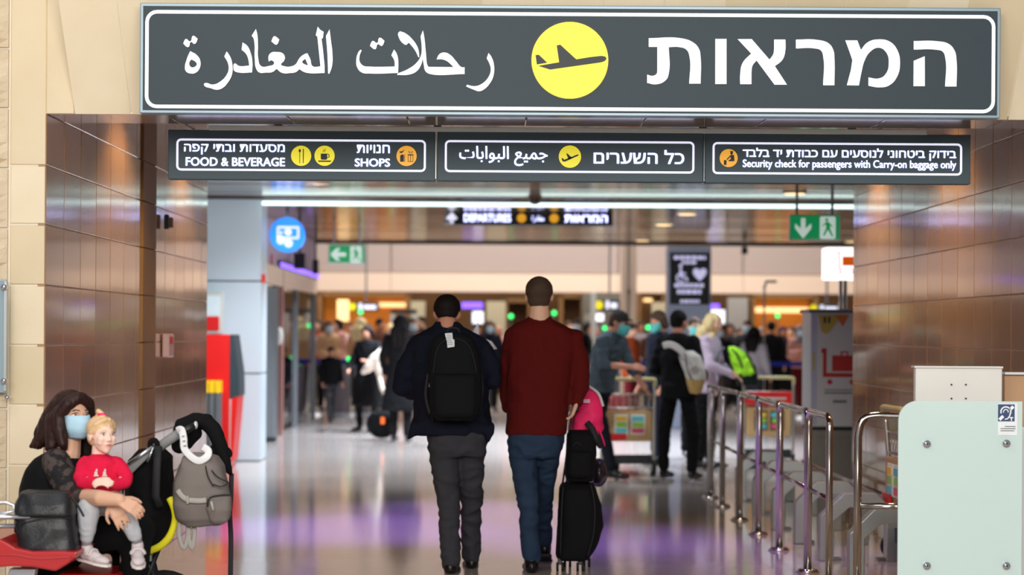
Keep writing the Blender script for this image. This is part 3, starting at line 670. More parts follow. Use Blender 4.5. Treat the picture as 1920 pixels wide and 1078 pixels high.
def dir_sign(u, v, w_, h_, d, label, disc_r):
    t = thing('direction_sign', label, 'sign', P(u, v, d))
    plate(u+w_/2, v, w_, h_, d, .08).obj('board', M_slate, t, bevel=.01)
    disc(u, v, disc_r, d-.02, .02, 24).obj('disc', M_yellow, t)
    g = G(); k = d/F
    for q, (x0, x1) in enumerate(((disc_r+5, disc_r+11), (disc_r+14, w_-6))):
        g.box(P(u+(x0+x1)/2, v+(q-.5)*1.5, d-.01), ((x1-x0)*k, .01, h_*(.75-.25*q)*k))
    g.obj('text_strokes', M_white_lit, t)
    p = P(u+w_/2, v-h_/2, d); G().bb(p.x-.02, p.x+.02, d+.02, d+.06, p.z-.03, 7.0 if d > 34 else ZC).obj('hanger', M_gmetal, t)
dir_sign(661, 575, 50, 15, 44, 'small hanging sign with yellow disc before the left orange bay', 6.5)
dir_sign(1123, 572, 40, 20, 40, 'small hanging sign with yellow disc left of the twin beige columns', 8)
dir_sign(1526, 578, 50, 14, 40, 'small hanging sign with yellow disc above the trolley kiosk edge', 7)
t = thing('sign_pole', 'white pole beside the centre yellow disc sign', 'pole', (P(1113, 600, 39.5).x, 39.5, 0))
p = P(1113, 547, 39.5); G().bb(p.x-.05, p.x+.05, 39.5, 39.6, 0, p.z).obj('pole', M_bar, t, bevel=.01); G().bb(p.x-.15, p.x+.15, 39.4, 39.7, 0, .03).obj('base', M_gmetal, t)
t = thing('metal_detector', 'dark framed walk-through detector gate left of the backpack man', 'gate', (P(755, 600, 42).x, 42, 0))
a, b, z = P(732, 600, 42).x, P(780, 600, 42).x, P(755, 580, 42).z
G().bb(a, a+.09, 42, 42.5, 0, z-.09).obj('post', M_pgrey, t, bevel=.01); G().bb(b-.09, b, 42, 42.5, 0, z-.09).obj('post', M_pgrey, t, bevel=.01)
G().bb(a, b, 42, 42.5, z-.09, z).obj('header', M_dmetal, t, bevel=.01)
for k, (u, v, d, m, lab) in enumerate(((731,612,41.8,0,'green lamp on the post of the walk-through detector gate'),(676,585,44,0,'green lamp right below the small yellow disc sign on the left'),(958,593,46.8,0,'green lamp between the panel and the man in the red sweater'),(1039,587,46.8,0,'green lamp right beside the head of the man in red'),(1134,615,34,0,'green lamp just left of the grey cap'),(1215,614,36,0,'green lamp above the brown haired man in navy'),(1458,592,46,0,'green lamp on the right orange bay'),(639,688,34.8,0,'lower green lamp at the blue belt on the left'),(654,673,34.8,0,'upper green lamp at the blue belt on the left'),(576,687,34.8,1,'pink red lamp below the blue belt on the left'))):
    t = thing('indicator_lamp', lab, 'light', P(u, v, d)); G().ell(P(u, v, d), (4.4*d/F, .02, 4.4*d/F)).obj('lens', (M_gdot, M_rdot)[m], t, True); 
    p = P(u, v, d); G().cyl(p+V((0, .03, 0)), 5.2*d/F, .03, 'Y', 16).obj('bezel', M_dmetal, t)
    G().bb(p.x-.015, p.x+.015, d+.03, d+.05, 0, p.z).obj('stalk', M_gmetal, t)
# ---------------------------------------------------------------- belt barriers at 35 m
DBt = 35.0
M_base = mat('pale_post_base', (210,214,222), .4, .2)
posts = [('left', 534), ('left', 583), ('left', 654), ('left', 692), ('mid', 1156), ('mid', 1232), ('right', 1424), ('right', 1512)]
for k, (g_, u) in enumerate(posts):
    x = P(u, 685, DBt).x
    t = thing('belt_post', ['belt post farthest left beside the shop glass', 'belt post under the pink red lamp', 'belt post by the two green lamps', 'belt post beside the black coated figure on the left', 'belt post between the man in red and the man in grey cap', 'belt post left of the black clad traveller', 'belt post just right of the neon backpack', 'belt post beside the trolley kiosk'][k], 'post', (x, DBt, 0), 'belt posts of the queue')
    G().cyl((x, DBt, .5), .032, .95, 'Z', 14).obj('post', M_gmetal, t, True); G().cyl((x, DBt, .02), .19, .04, 'Z', 24, .15).obj('base', M_base, t); G().cyl((x, DBt, .96), .04, .08, 'Z', 14).obj('head', M_dmetal, t)
for (u0, u1, lab) in ((534, 692, 'blue queue belt on the left before the crowd'), (1156, 1232, 'blue queue belt behind the man in grey cap'), (1424, 1512, 'blue queue belt right of the neon backpack')):
    a, b = P(u0, 685, DBt).x, P(u1, 685, DBt).x
    tag(G().bb(a+.04, b-.04, DBt-.006, DBt+.006, .91, .985).obj('queue_belt', M_blue, None), lab, 'belt')
M_gate = mat('grey_gate_panel', (150,142,150), .35, nscale=2, rgb2=(120,110,124))
for k, (u0, u1, lab) in enumerate(((536, 580, 'grey gate panel at far left under the blue belt'), (622, 652, 'grey gate panel beneath the two green lamps'), (664, 690, 'grey gate panel just left of the black coated figure'))):
    a, b = P(u0, 700, 34.3).x, P(u1, 700, 34.3).x
    t = thing('gate_panel', lab, 'panel', ((a+b)/2, 34.3, 0)); G().bb(a, b, 34.3, 34.34, .08, .85).obj('panel', M_gate, t, bevel=.01); G().bb(a, b, 34.27, 34.37, 0, .08).obj('plinth', M_base, t)
    G().bb(a-.02, b+.02, 34.29, 34.35, .85, .89).obj('rail', M_gmetal, t)
# ---------------------------------------------------------------- red and yellow machine beside the pillar
DK = 21.4
def X(u, d): return P(u, 622, d).x
def Z(v, d, u=927): return P(u, v, d).z
t = thing('red_service_machine', 'red service machine with grey side and yellow capped fins before the pale pillar', 'machine', (X(405, DK), DK, 0))
G().bb(X(360, DK), X(430, DK), DK, DK+.6, 0, Z(627, DK, 405)).obj('body', M_red, t, bevel=.01)
fx = lambda x, y, q: V((X(x, DK), DK+.05+q*.5, max(0.0, Z(y, DK, 435))))
G().prism([(430.5,627),(437,628),(447,700),(448,742),(430.5,748)], fx).obj('side_shield', M_slate, t)
G().prism([(430.5,749),(446,743),(436,862),(430.5,872)], fx).obj('side_wedge', M_red, t)
G().prism([(431,748),(433,748),(431.5,872),(430.6,872)], lambda x, y, q: fx(x, y, q)-V((0, .02, 0))).obj('edge_strip', M_bar, t)
for x in (384, 396, 408):
    G().bb(X(x, DK), X(x+10.5, DK), DK-.16, DK-.03, 0, Z(736, DK, 400)).obj('fin', M_gmetal, t, bevel=.01)
    G().bb(X(x, DK), X(x+10.5, DK), DK-.17, DK-.02, Z(736, DK, 400), Z(713, DK, 400)).obj('fin_cap', M_yel, t, bevel=.006)
t = thing('wall_notice', 'white framed notice with red square above the red machine', 'sign', P(400, 585, 22.3))
plate(397, 586, 42, 78, 22.4, .1).obj('frame', M_bar, t, bevel=.01); plate(395, 576, 34, 42, 22.38, .02).obj('paper', mat('pale_notice', (214,232,236), .4), t); plate(397, 606, 27, 26, 22.37, .03).obj('red_square', M_red, t)
# ---------------------------------------------------------------- trolley kiosk at the right wall end
DT2 = 18.2
M_kw = mat('kiosk_white', (222,222,220), .35, var=.02)
M_kr = mat('kiosk_red', (200,48,44), .4); M_kg = mat('kiosk_gold', (204,180,90), .4); M_kgrey = mat('kiosk_plinth', (148,142,132), .35, .3)
xa, xb = X(1520, DT2), X(1668, DT2); zt = Z(586, DT2, 1560); zb = Z(800, DT2, 1560)
t = thing('trolley_kiosk', 'white trolley rental kiosk with large red cart and suitcase drawing', 'kiosk', ((xa+xb)/2, DT2, 0))
G().bb(xa, xb, DT2, DT2+.5, zb, zt).obj('cabinet', M_kw, t, bevel=.008)
G().bb(xa-.02, xb+.02, DT2-.04, DT2+.54, zt, zt+.03).obj('top_cover', M_gmetal, t, bevel=.005)
G().bb(xa+.02, xb-.02, DT2+.03, DT2+.5, 0, zb-.03).obj('plinth', M_kgrey, t, bevel=.006)
G().bb(xa, xb, DT2+.0, DT2+.5, zb-.03, zb).obj('shadow_gap', M_dmetal, t)
for q in (0, 1): G().bb(xa+.05+q*.36, xa+.37+q*.36, DT2+.02, DT2+.04, .08, zb-.1).obj('plinth_door', M_kgrey, t, bevel=.004)
def kp(polys, name, m, off=.004): G_ = poly_at(1540, 700, DT2-off, polys, 1, .003); G_.obj(name, m, t)
kp([[(0,-47),(10,-47),(10,-1),(76,-1),(76,7),(3,7),(3,-38),(0,-38)], circ(16,16,5), circ(58,16,5)], 'cart_drawing', M_kr)
kp([[(20,-34),(66,-34),(66,-4),(20,-4)], [(36,-42),(50,-42),(50,-34),(47,-34),(47,-39),(39,-39),(39,-34),(36,-34)]], 'suitcase_drawing', M_kr)
kp([[(-6,-110),(40,-110),(16,-78),(8,-74),(0,-78)]], 'gold_shape', M_kg); kp([[(24,-110),(52,-110),(40,-88)]], 'orange_shape', mat('kiosk_orange', (220,120,60), .4), .007)
kp([[(-16,-40),(-12,-40),(-12,-6),(-16,-6)]], 'side_label', M_kg); kp([[(4,-106),(8,-106),(8,-94),(4,-94)], [(12,-106),(16,-106),(16,-94),(12,-94)]], 'small_marks', M_ink, .010)
kp([[(6,30),(62,30),(62,32),(6,32)], [(6,35),(62,35),(62,38),(6,38)], [(22,50),(48,50),(48,55),(22,55)]], 'fine_print_lines', M_gmetal)
kp([[(-19,-112),(-8,-112),(-8,96),(-19,96)]], 'corner_strip', mat('kiosk_lilac_edge', (196,198,220), .3), .002)
# light box sign on twin poles
DL = 18.35
t = thing('trolley_light_box', 'white glowing box sign with orange suitcase on twin poles above the kiosk', 'sign', (X(1580, DL), DL, 0))
M_box = mat('light_box_glow', (255,250,250), .3, emit=1.4, var=.005)
plate(1592, 494, 88, 62, DL-.12, .24).obj('light_box', M_box, t, bevel=.02)
for u in (1575.5, 1584):
    x = X(u, DL); G().bb(x-.017, x+.017, DL-.02, DL+.02, zt+.03, P(u, 524, DL).z).obj('pole', M_chrome, t, bevel=.008)
M_or = mat('sign_orange', (250,104,20), .4, emit=.5)
poly_at(1592, 490, DL-.135, [[(-12,-9),(12,-9),(12,8),(-12,8)]], 1, .012).obj('suitcase_shape', M_or, t)
poly_at(1592, 490, DL-.135, [[(-22,-18),(-18,-18),(-17,14),(20,14),(20,15.5),(-18.5,15.5),(-19.5,-16),(-22,-16)], circ(-16,20,2), circ(8,20,2), [(-41,-10),(-40,-10),(-40,6),(-41,6)]], 1, .012).obj('cart_outline', M_kr, t)
# ---------------------------------------------------------------- luggage trolleys
M_wire = mat('trolley_steel', (190,188,176), .3, .8, var=.04); M_tanb = mat('trolley_board', (196,160,110), .5, nscale=5)
M_handle = mat('trolley_handle_cream', (196,186,130), .45); M_rub = mat('rubber_black', (22,22,22), .7)
AD = [mat('ad_'+n, c, .4, emit=.05) for n, c in (('cyan',(90,190,200)),('green',(150,200,70)),('rose',(220,90,110)),('yellow',(240,200,60)),('dark',(40,44,50)),('white',(225,225,220)))]
def trolley(loc, yaw, label, sc=1, redhead=False, dark=False):
    t = thing('luggage_trolley', label, 'trolley', loc)
    def W(x, y, z): return V(loc)+Matrix.Rotation(yaw, 3, 'Z')@V((x*sc, y*sc, z*sc))
    def bx(g, x0, x1, y0, y1, z0, z1): 
        c = W((x0+x1)/2, (y0+y1)/2, (z0+z1)/2); return g.box(c, (abs(x1-x0)*sc, abs(y1-y0)*sc, abs(z1-z0)*sc), Matrix.Rotation(yaw, 3, 'Z'))
    w2 = .27
    G().tube([W(*p) for p in smooth_path([(-w2,0,.93),(-w2,-.01,.975),(-w2+.03,-.02,1.0),(0,-.02,1.0),(w2-.03,-.02,1.0),(w2,-.01,.975),(w2,0,.93)], 5)], .02*sc).obj('handle', M_handle, t, True)
    for s_ in (-1, 1):
        G().tube([W(*p) for p in smooth_path([(s_*w2,0,.94),(s_*w2,.03,.6),(s_*w2,.05,.2),(s_*w2,.12,.12),(s_*w2*.8,.5,.11),(s_*w2*.55,.86,.11)], 6)], .016*sc).obj('side_frame', M_wire, t, True)
    g = G()
    for z in (.70, .84): g.tube([W(*p) for p in ((-w2,.02,z),(w2,.02,z),(w2,.28,z),(-w2,.28,z))], .007*sc, 6, True)
    for i in range(9):
        x = -w2+2*w2*i/8; g.tube([W(x,.02,.70), W(x,.02,.84)], .004*sc, 6); g.tube([W(x,.02,.70), W(x,.28,.70)], .004*sc, 6); g.tube([W(x,.28,.70), W(x,.28,.84)], .004*sc, 6)
    g.obj('wire_basket', M_wire, t, True)
    bx(G(), -w2+.03, w2-.03, -.005, .03, .36, .68).obj('advert_board', M_tanb, t, bevel=.008)
    if redhead:
        bx(G(), -w2+.02, w2-.02, -.03, -.01, .70, .85).obj('red_header', M_red, t, bevel=.005)
        bx(G(), -w2+.08, w2-.08, -.036, -.028, .765, .785).obj('header_line', M_bar, t)
    for i, (x0, x1) in enumerate(((-.15, -.01), (.02, .17))):
        bx(G(), x0, x1, -.014, -.003, .43, .64).obj('poster', AD[4 if dark else (5, 5)[i]], t)
        cc = [(0,1,3),(2,1,0)][i]
        for j, q in enumerate(cc):
            z0 = .445+.062*j; bx(G(), x0+.012+.01*(j % 2), x1-.014, -.02, -.012, z0, z0+.05).obj('poster_patch', AD[q], t)
    if not redhead: bx(G(), -w2+.04, -.03, -.028, -.014, .375, .44).obj('red_label', M_red, t)
    bx(G(), -w2+.02, w2-.02, .06, .84, .125, .145).obj('deck', M_wire, t, bevel=.004)
    bx(G(), -w2+.02, w2-.02, .03, .06, .125, .22).obj('back_stop', M_dmetal, t)
    for (x, y, r) in ((-w2, .06, .085), (w2, .06, .085), (0, .74, .06)):
        c = W(x, y, r); R = Matrix.Rotation(yaw, 3, 'Z'); ax = R@V((1,0,0)); 
        q = G(); u_, v_ = frame(ax); n = 18
        prof = ((-.02,.6),(-.02,1),(.02,1),(.02,.6))
        q.rings([[c+ax*k*sc+(u_*math.cos(2*PI*j/n)+v_*math.sin(2*PI*j/n))*r*f*sc for j in range(n)] for k, f in prof]); wh = q.obj('wheel', M_rub, t, True)
        q = G(); q.rings([[c+ax*k*sc+(u_*math.cos(2*PI*j/n)+v_*math.sin(2*PI*j/n))*r*.55*sc for j in range(n)] for k in (-.024, .024)]); q.obj('hub', M_bar, wh)
    return t
L1 = FL(1178, 893)
trolley((L1.x, L1.y, 0), .10, 'luggage trolley with picture board pushed by the man in the grey cap')
L2 = FL(1440, 880)
trolley((L2.x, L2.y, 0), -.08, 'luggage trolley with red header board parked behind the steel railing', 1.0, True, True)
L3 = FL(1648, 1060)
t3 = trolley((L3.x+.12, L3.y+.1, 0), -PI/2+.05, 'luggage trolley seen side-on behind the frosted counter panel')
trolley((L3.x+.40, L3.y+.12, 0), -PI/2+.05, 'second nested luggage trolley further behind the frosted counter panel')
# ---------------------------------------------------------------- steel railing
rp = [FL(u, v) for u, v in ((1326,932),(1355,950),(1386,975),(1420,1002),(1465,1032),(1517,1073))]
XRl = sum(p.x for p in rp)/6
ys_ = [p.y for p in rp]; ys_ = [17.95]+ys_; ys_ += [11.62]
t = thing('steel_railing', 'long polished steel railing with paired posts running back along the aisle', 'railing', (XRl, 14.5, 0))
ZR = 1.0
for i in range(len(ys_)-1):
    a, b = ys_[i], ys_[i+1]; a2 = a-.03; b2 = b+.03 if i < len(ys_)-2 else b
    G().tube([(XRl, a2, .0)]+smooth_path([(XRl,a2,ZR-.09),(XRl,a2-.012,ZR-.03),(XRl,a2-.07,ZR)], 4)+smooth_path([(XRl,b2+.07,ZR),(XRl,b2+.012,ZR-.03),(XRl,b2,ZR-.09)], 4)+[(XRl, b2, 0)], .021, 12).obj('hoop', M_steel, t, True)
    G().tube([(XRl, a2, .52), (XRl, b2, .52)], .014, 10).obj('mid_rail', M_steel, t, True)
for y in ys_[:-1]+[ys_[-1]]:
    G().cyl((XRl, y, .012), .075, .024, 'Z', 20, .055).obj('base_flange', M_steel, t, True)
t = thing('low_steel_rail', 'low steel guide rail beside the polished right wall behind the hoop barriers', 'railing', (2.69, 15, 0))
G().tube([(2.69, 12.9, .37), (2.69, 17.4, .37)], .018, 10).obj('bar', M_steel, t, True)
for y in (13.2, 15.2, 17.2): G().tube([(2.69, y, 0), (2.69, y, .37)], .015, 10).obj('post', M_steel, t, True)
# near return rail and frosted panel
DN = 11.3
t = thing('steel_return_rail', 'polished steel hoop rail with middle bar beside the frosted panel', 'railing', (X(1610, DN), DN, 0))
x0 = X(1610, DN); x1 = X(1760, DN); zt_ = Z(779, DN, 1640); 
G().tube([(x0, DN, 0)]+smooth_path([(x0, DN, zt_-.12), (x0+.015, DN, zt_-.045), (x0+.05, DN, zt_-.01), (x0+.12, DN, zt_)], 5)+[(x1, DN, zt_), ]+[(x1+.02, DN, 0)], .023, 14).obj('hoop', M_steel, t, True)
G().tube([(x0, DN, Z(949, DN, 1640)), (x1, DN, Z(949, DN, 1640))], .019, 12).obj('mid_rail', M_steel, t, True)
G().cyl((x0, DN, .012), .075, .024, 'Z', 20, .055).obj('base_flange', M_steel, t, True)
# chamfered steel hoop barriers
M_plate = mat('brushed_plate', (176,182,182), .32, .6, var=.05)
def hoopbar(y, x0, label):
    t = thing('hoop_barrier', label, 'barrier', (x0+.22, y, 0), 'hoop barriers')
    Wd, Hh, c, th, dp = .52, .44, .15, .09, .11
    outer = [(0,0),(0,Hh-c),(c,Hh),(Wd-c,Hh),(Wd,Hh-c),(Wd,0)]; inner = [(Wd-th,0),(Wd-th,Hh-c-.03),(Wd-c-.04,Hh-th),(c+.04,Hh-th),(th,Hh-c-.03),(th,0)]
    n = 6; g = G()
    ro = [[V((x0+a[0], y+k, a[1])) for a in outer] for k in (0, dp)]; ri = [[V((x0+a[0], y+k, a[1])) for a in reversed(inner)] for k in (0, dp)]
    vs = ro[0]+ro[1]+ri[0]+ri[1]; fs = []
    for i in range(n-1):
        fs += [(i, i+1, n+i+1, n+i), (2*n+i, 3*n+i, 3*n+i+1, 2*n+i+1), (i, 2*n+i, 2*n+i+1, i+1), (n+i, n+i+1, 3*n+i+1, 3*n+i)]
    fs += [(0, n, 3*n, 2*n), (n-1, 2*n+n-1, 3*n+n-1, n+n-1)]
    g.add(vs, fs); g.obj('hoop', M_plate, t, bevel=.006)
    G().bb(x0+th*.3, x0+th+.05, y+.01, y+dp-.01, 0, .02).obj('foot_plate', M_gmetal, t)
    G().bb(x0+Wd-th-.05, x0+Wd-th*.3, y+.01, y+dp-.01, 0, .02).obj('foot_plate', M_gmetal, t)
    return t
for k, (u, v, lab) in enumerate(((1593,1092,'nearest steel hoop barrier beside the return rail'),(1538,1052,'second nearest steel hoop barrier behind the railing end'),(1491,1020,'third steel hoop barrier from the frosted panel'),(1449,994,'fourth steel hoop barrier from the frosted panel'),(1413,965,'fifth steel hoop barrier from the frosted panel'),(1380,940,'farthest steel hoop barrier behind the railing'))):
    p = FL(u, v); hoopbar(p.y, p.x, lab)
# frosted counter panel
DG = 9.25
M_mint = mat('frosted_mint_glass', (222,246,238), .22, var=.02, nscale=2, rgb2=(228,248,242), trans=.2, coat=.5)
t = thing('frosted_counter_panel', 'mint green frosted glass counter panel with four round steel fixings', 'panel', (X(1800, DG), DG, 0))
k = DG/F; c = P(1800, 752, DG); x0, x1 = P(1684, 900, DG).x, P(1916, 900, DG).x; zt_ = c.z; r = 36*k
poly = [(x0, .03), (x1, .03), (x1, zt_)]+[(x0+r-r*math.sin(a), zt_-r+r*math.cos(a)) for a in [PI/2*i/8 for i in range(9)]]
G().prism(poly, lambda x, z, q: V((x, DG+q*.012, z))).obj('glass', M_mint, t)
# diagonal brace visible through the glass
G().prism([(1758,918),(1822,918),(1916,966),(1916,994)], lambda x, y, q: P(x, y, DG+.014)+V((0, q*.01, 0))).obj('inner_brace', M_kw, t)
for u, v in ((1737, 832), (1886, 831), (1737, 1060), (1886, 1060)):
    p = P(u, v, DG); q = G().cyl(p-V((0, .008, 0)), .017, .016, 'Y', 20, .014).obj('fixing', M_chrome, t, True); G().cyl(p-V((0, .018, 0)), .005, .006, 'Y', 6).obj('hex_socket', M_dmetal, q)
plate(1889.5, 786, 36, 60, DG-.003, .002).obj('sticker', mat('sticker_white', (236,240,240), .4), t)
plate(1887, 774, 31, 32, DG-.004, .001).obj('hearing_loop_field', mat('sticker_blue', (52,72,112), .4), t)
M_w = mat('print_white', (245,248,250), .4)
poly_at(1887, 774, DG-.0055, [arcband(-1,-2,8,10.5,-200,40,14), arcband(-1,-2,3.6,5.2,-200,20,10), [(6,4),(8,5),(3,12),(-3,13),(-3,11),(2,10)], [(5,-8),(11,-14),(15,-10),(9,-4)], [(-8,4),(-4,8),(-11,15),(-15,11)], [(6,8),(13,8),(13,10),(10.5,10),(10.5,15),(8.5,15),(8.5,10),(6,10)]], 1, .001).obj('hearing_loop_symbol', M_w, t)
g = poly_at(1890, 804, DG-.0045, [[(-6,-5),(14,-5),(14,-3.8),(-6,-3.8)], [(-14,-1),(14,-1),(14,.2),(-14,.2)], [(-14,3),(12,3),(12,4.2),(-14,4.2)]], 1, .001); g.obj('fine_print_lines', M_ink, t)
# counter body behind the panel
M_cab = mat('white_metal_box', (222,218,210), .4, .1, var=.03, nscale=8)
t = thing('counter_monitor_box', 'white metal box with screws standing behind the frosted panel top', 'box', P(1798, 750, 9.6))
plate(1798, 722, 163, 70, 9.55, .05).obj('box', M_cab, t, bevel=.006); plate(1798, 688.5, 167, 4, 9.54, .08).obj('top_lip', M_cab, t, bevel=.003)
G().bb(X(1730, 9.6), X(1866, 9.6), 9.57, 9.63, .0, Z(757, 9.6, 1800)).obj('stand', M_cab, t, bevel=.004)
for u, v in ((1784,721),(1811,721),(1784,747),(1811,747)): G().cyl(P(u, v, 9.545), .004, .008, 'Y', 10).obj('screw', M_dmetal, t)
M_beige = mat('beige_laminate', (186,146,108), .4, nscale=3)
t = thing('service_counter', 'beige service counter edge behind the frosted panel at far right', 'counter', (X(1900, 9.9), 9.9, 0))
G().bb(X(1884, 9.8), X(2060, 9.8), 9.8, 9.9, 0, Z(702, 9.8, 1900)).obj('body', M_beige, t, bevel=.005); G().bb(X(1882, 9.8), X(2062, 9.8), 9.77, 9.93, Z(702, 9.8, 1900), Z(698, 9.8, 1900)).obj('top', M_kw, t)
G().bb(X(1884, 9.8)+.04, X(2060, 9.8)-.04, 9.785, 9.80, .1, Z(800, 9.8, 1900)).obj('front_board', M_kw, t, bevel=.003)
# metal framed glass plaque on the far left
t = thing('wall_plaque', 'glass plaque in metal frame fixed to rough stone at far left edge', 'plaque', P(-10, 630, 9.93))
M_pg = mat('plaque_glass', (150,168,176), .1, var=.05, coat=.8)
plate(-28, 630, 80, 212, 9.90, .02).obj('pane', M_pg, t, bevel=.003); plate(9.5, 630, 5, 206, 9.89, .03).obj('edge_frame', M_plate, t)
for v in (538, 714): G().cyl(P(8, v, 9.88), .014, .03, 'Y', 16).obj('standoff', M_chrome, t, True)
G().cyl(P(14, 745, 9.93), .010, .03, 'Y', 16).obj('wall_screw', M_chrome, t, True)
t = thing('fire_call_point', 'small red and white call point box on the polished left wall', 'box', (XL+.06, 14.2, 1.35))
y0 = F*abs(XL)/(927-307); G().box((XL+.03, y0, P(307, 648, y0).z), (.05, .20, .16)).obj('box', mat('pinkish_white', (214,180,176), .3), t, bevel=.01); G().box((XL+.035, y0-.02, P(307, 638, y0).z), (.05, .12, .05)).obj('red_top', M_red, t, bevel=.005)
t = thing('wall_sensor', 'small dark sensor fixed high on the polished left wall', 'sensor', (XL+.03, F*abs(XL)/(927-303), 1.6))
y0 = F*abs(XL)/(927-303); G().box((XL+.03, y0, P(303, 416, y0).z), (.03, .06, .10)).obj('body', M_dmetal, t, bevel=.01); G().box((XL+.045, y0+.08, P(303, 416, y0).z), (.03, .04, .07)).obj('cover', M_tan, t, bevel=.006)
# ---------------------------------------------------------------- people: shared builders
M_skin = mat('skin', (214,168,140), .5, var=.05, nscale=20, spec=.35)
M_skin_c = mat('skin_child', (240,204,186), .5, var=.03, spec=.35)
M_skin_r = mat('skin_ruddy', (196,138,112), .5, var=.06, spec=.35)
def cloth(name, c, rough=.85, **k): return mat(name, c, rough, var=k.pop('var', .12), nscale=k.pop('nscale', 60), bump=.12, bscale=220, spec=.2, **k)
M_lip = mat('lips', (176,84,80), .45); M_eye = mat('eye_white', (236,232,228), .2); M_iris = mat('iris_dark', (44,32,26), .15)
M_mask = mat('surgical_mask_blue', (176,212,230), .75, var=.03); M_mask_t = mat('surgical_mask_teal', (90,190,186), .7, var=.03)
M_hair_dk = mat('hair_dark_brown', (24,13,11), .5, nscale=8, stretch=(14,14,1), rgb2=(56,28,22), spec=.3); M_hair_bk = mat('hair_black', (14,11,11), .75, spec=.2, nscale=10, rgb2=(26,20,18))
M_hair_br = mat('hair_brown', (56,44,35), .8, spec=.2, nscale=14, rgb2=(84,66,52)); M_hair_bl = mat('hair_blond', (212,186,126), .55, nscale=8, stretch=(12,12,1), rgb2=(236,216,164))
M_hair_ch = mat('hair_child_blond', (206,164,116), .55, nscale=10, stretch=(10,10,2), rgb2=(230,196,152)); M_hair_gy = mat('hair_grey', (120,112,106), .6, nscale=14)
def facing(dx, dy, pitch=0, roll=0):
    f = V((dx, dy, 0)).normalized(); u = V((0,0,1)); x = f.cross(u)
    R = Matrix((x, f, u)).transposed()
    return R @ Matrix.Rotation(pitch, 3, 'X') @ Matrix.Rotation(roll, 3, 'Y')
def head_prims(g, c, R, h, n=16):
    L = lambda x, y, z: c+R@V((x*h, y*h, z*h)); E = lambda p, r: g.ell(L(*p), tuple(k*h for k in r), R, n, 10)
    E((0,-.05,.13), (.335,.41,.365)); E((0,.12,-.10), (.275,.275,.36)); E((0,.17,-.33), (.17,.17,.13)); E((0,.23,-.40), (.10,.10,.08))
    E((0,.30,.08), (.22,.10,.10)); g.cap(L(0,.37,.06), .030*h, L(0,.455,-.11), .045*h, 8); E((0,.41,-.13), (.075,.05,.035))
    for s in (-1, 1):
        E((s*.16,.27,-.09), (.11,.12,.11)); E((s*.345,-.02,-.04), (.035,.085,.125)); E((s*.36,-.05,0), (.03,.07,.07))
    E((0,.33,-.24), (.11,.07,.035)); E((0,.32,-.285), (.09,.06,.03))
def face_parts(t, c, R, h, mouth=True, iris=None):
    L = lambda x, y, z: c+R@V((x*h, y*h, z*h))
    for s in (-1, 1):
        e = G().ell(L(s*.135,.335,.035), (.062*h,.035*h,.034*h), R, 12, 8).obj('eye', M_eye, t, True)
        G().ell(L(s*.135+.0,.362,.035), (.030*h,.014*h,.031*h), R, 12, 8).obj('iris', iris or M_iris, e, True)
        G().tube(smooth_path([L(s*.075,.375,.073), L(s*.135,.385,.085), L(s*.205,.345,.062)], 4), .010*h, 6).obj('upper_lid', M_hair_dk, e, True)
    if mouth:
        G().tube(smooth_path([L(-.085,.365,-.262), L(-.03,.405,-.25), L(.03,.405,-.25), L(.085,.365,-.262)], 4), [.006*h]*3+[.016*h]*7+[.006*h]*3, 8).obj('lips', M_lip, t, True)
def brows(t, c, R, h, m):
    L = lambda x, y, z: c+R@V((x*h, y*h, z*h))
    for s in (-1, 1): G().tube(smooth_path([L(s*.06,.405,.125), L(s*.14,.40,.145), L(s*.225,.335,.115)], 4), [.010*h]*5+[.014*h]*2+[.006*h]*2, 6).obj('eyebrow', m, t, True)
def mask_part(t, c, R, h, m, loops=True):
    L = lambda x, y, z: c+R@V((x*h, y*h, z*h)); n = 12; k = 12; rows_ = []
    for i in range(k+1):
        z = .03-.50*i/k; r_ = []
        for j in range(n+1):
            a = -1+2*j/n; wx = .30*(1-.48*max(0, (i/k-.5)/.5)**1.5); x = wx*a
            y = .565-.36*abs(a)**2.5-.13*max(0, (i/k-.55)/.45)**2-.05*max(0, (.25-i/k)/.25)+(.010 if i in (4,6,8) else 0)*(1-abs(a))
            r_.append(L(x, y, z))
        rows_.append(r_)
    g = G(); vs = [p for r_ in rows_ for p in r_]; fs = [(i*(n+1)+j, i*(n+1)+j+1, (i+1)*(n+1)+j+1, (i+1)*(n+1)+j) for i in range(k) for j in range(n)]
    g.add(vs, fs); o = g.obj('face_mask', m, t, True); q = o.modifiers.new('s', 'SOLIDIFY'); q.thickness = .008*h/.22
    if loops:
        for s in (-1, 1):
            for z0, z1 in ((.0, .05), (-.36, -.12)): G().tube([L(s*.29,.22,z0), L(s*.34,.08,(z0+z1)/2), L(s*.355,-.03,z1)], .006*h, 6).obj('ear_loop', m, o, True)
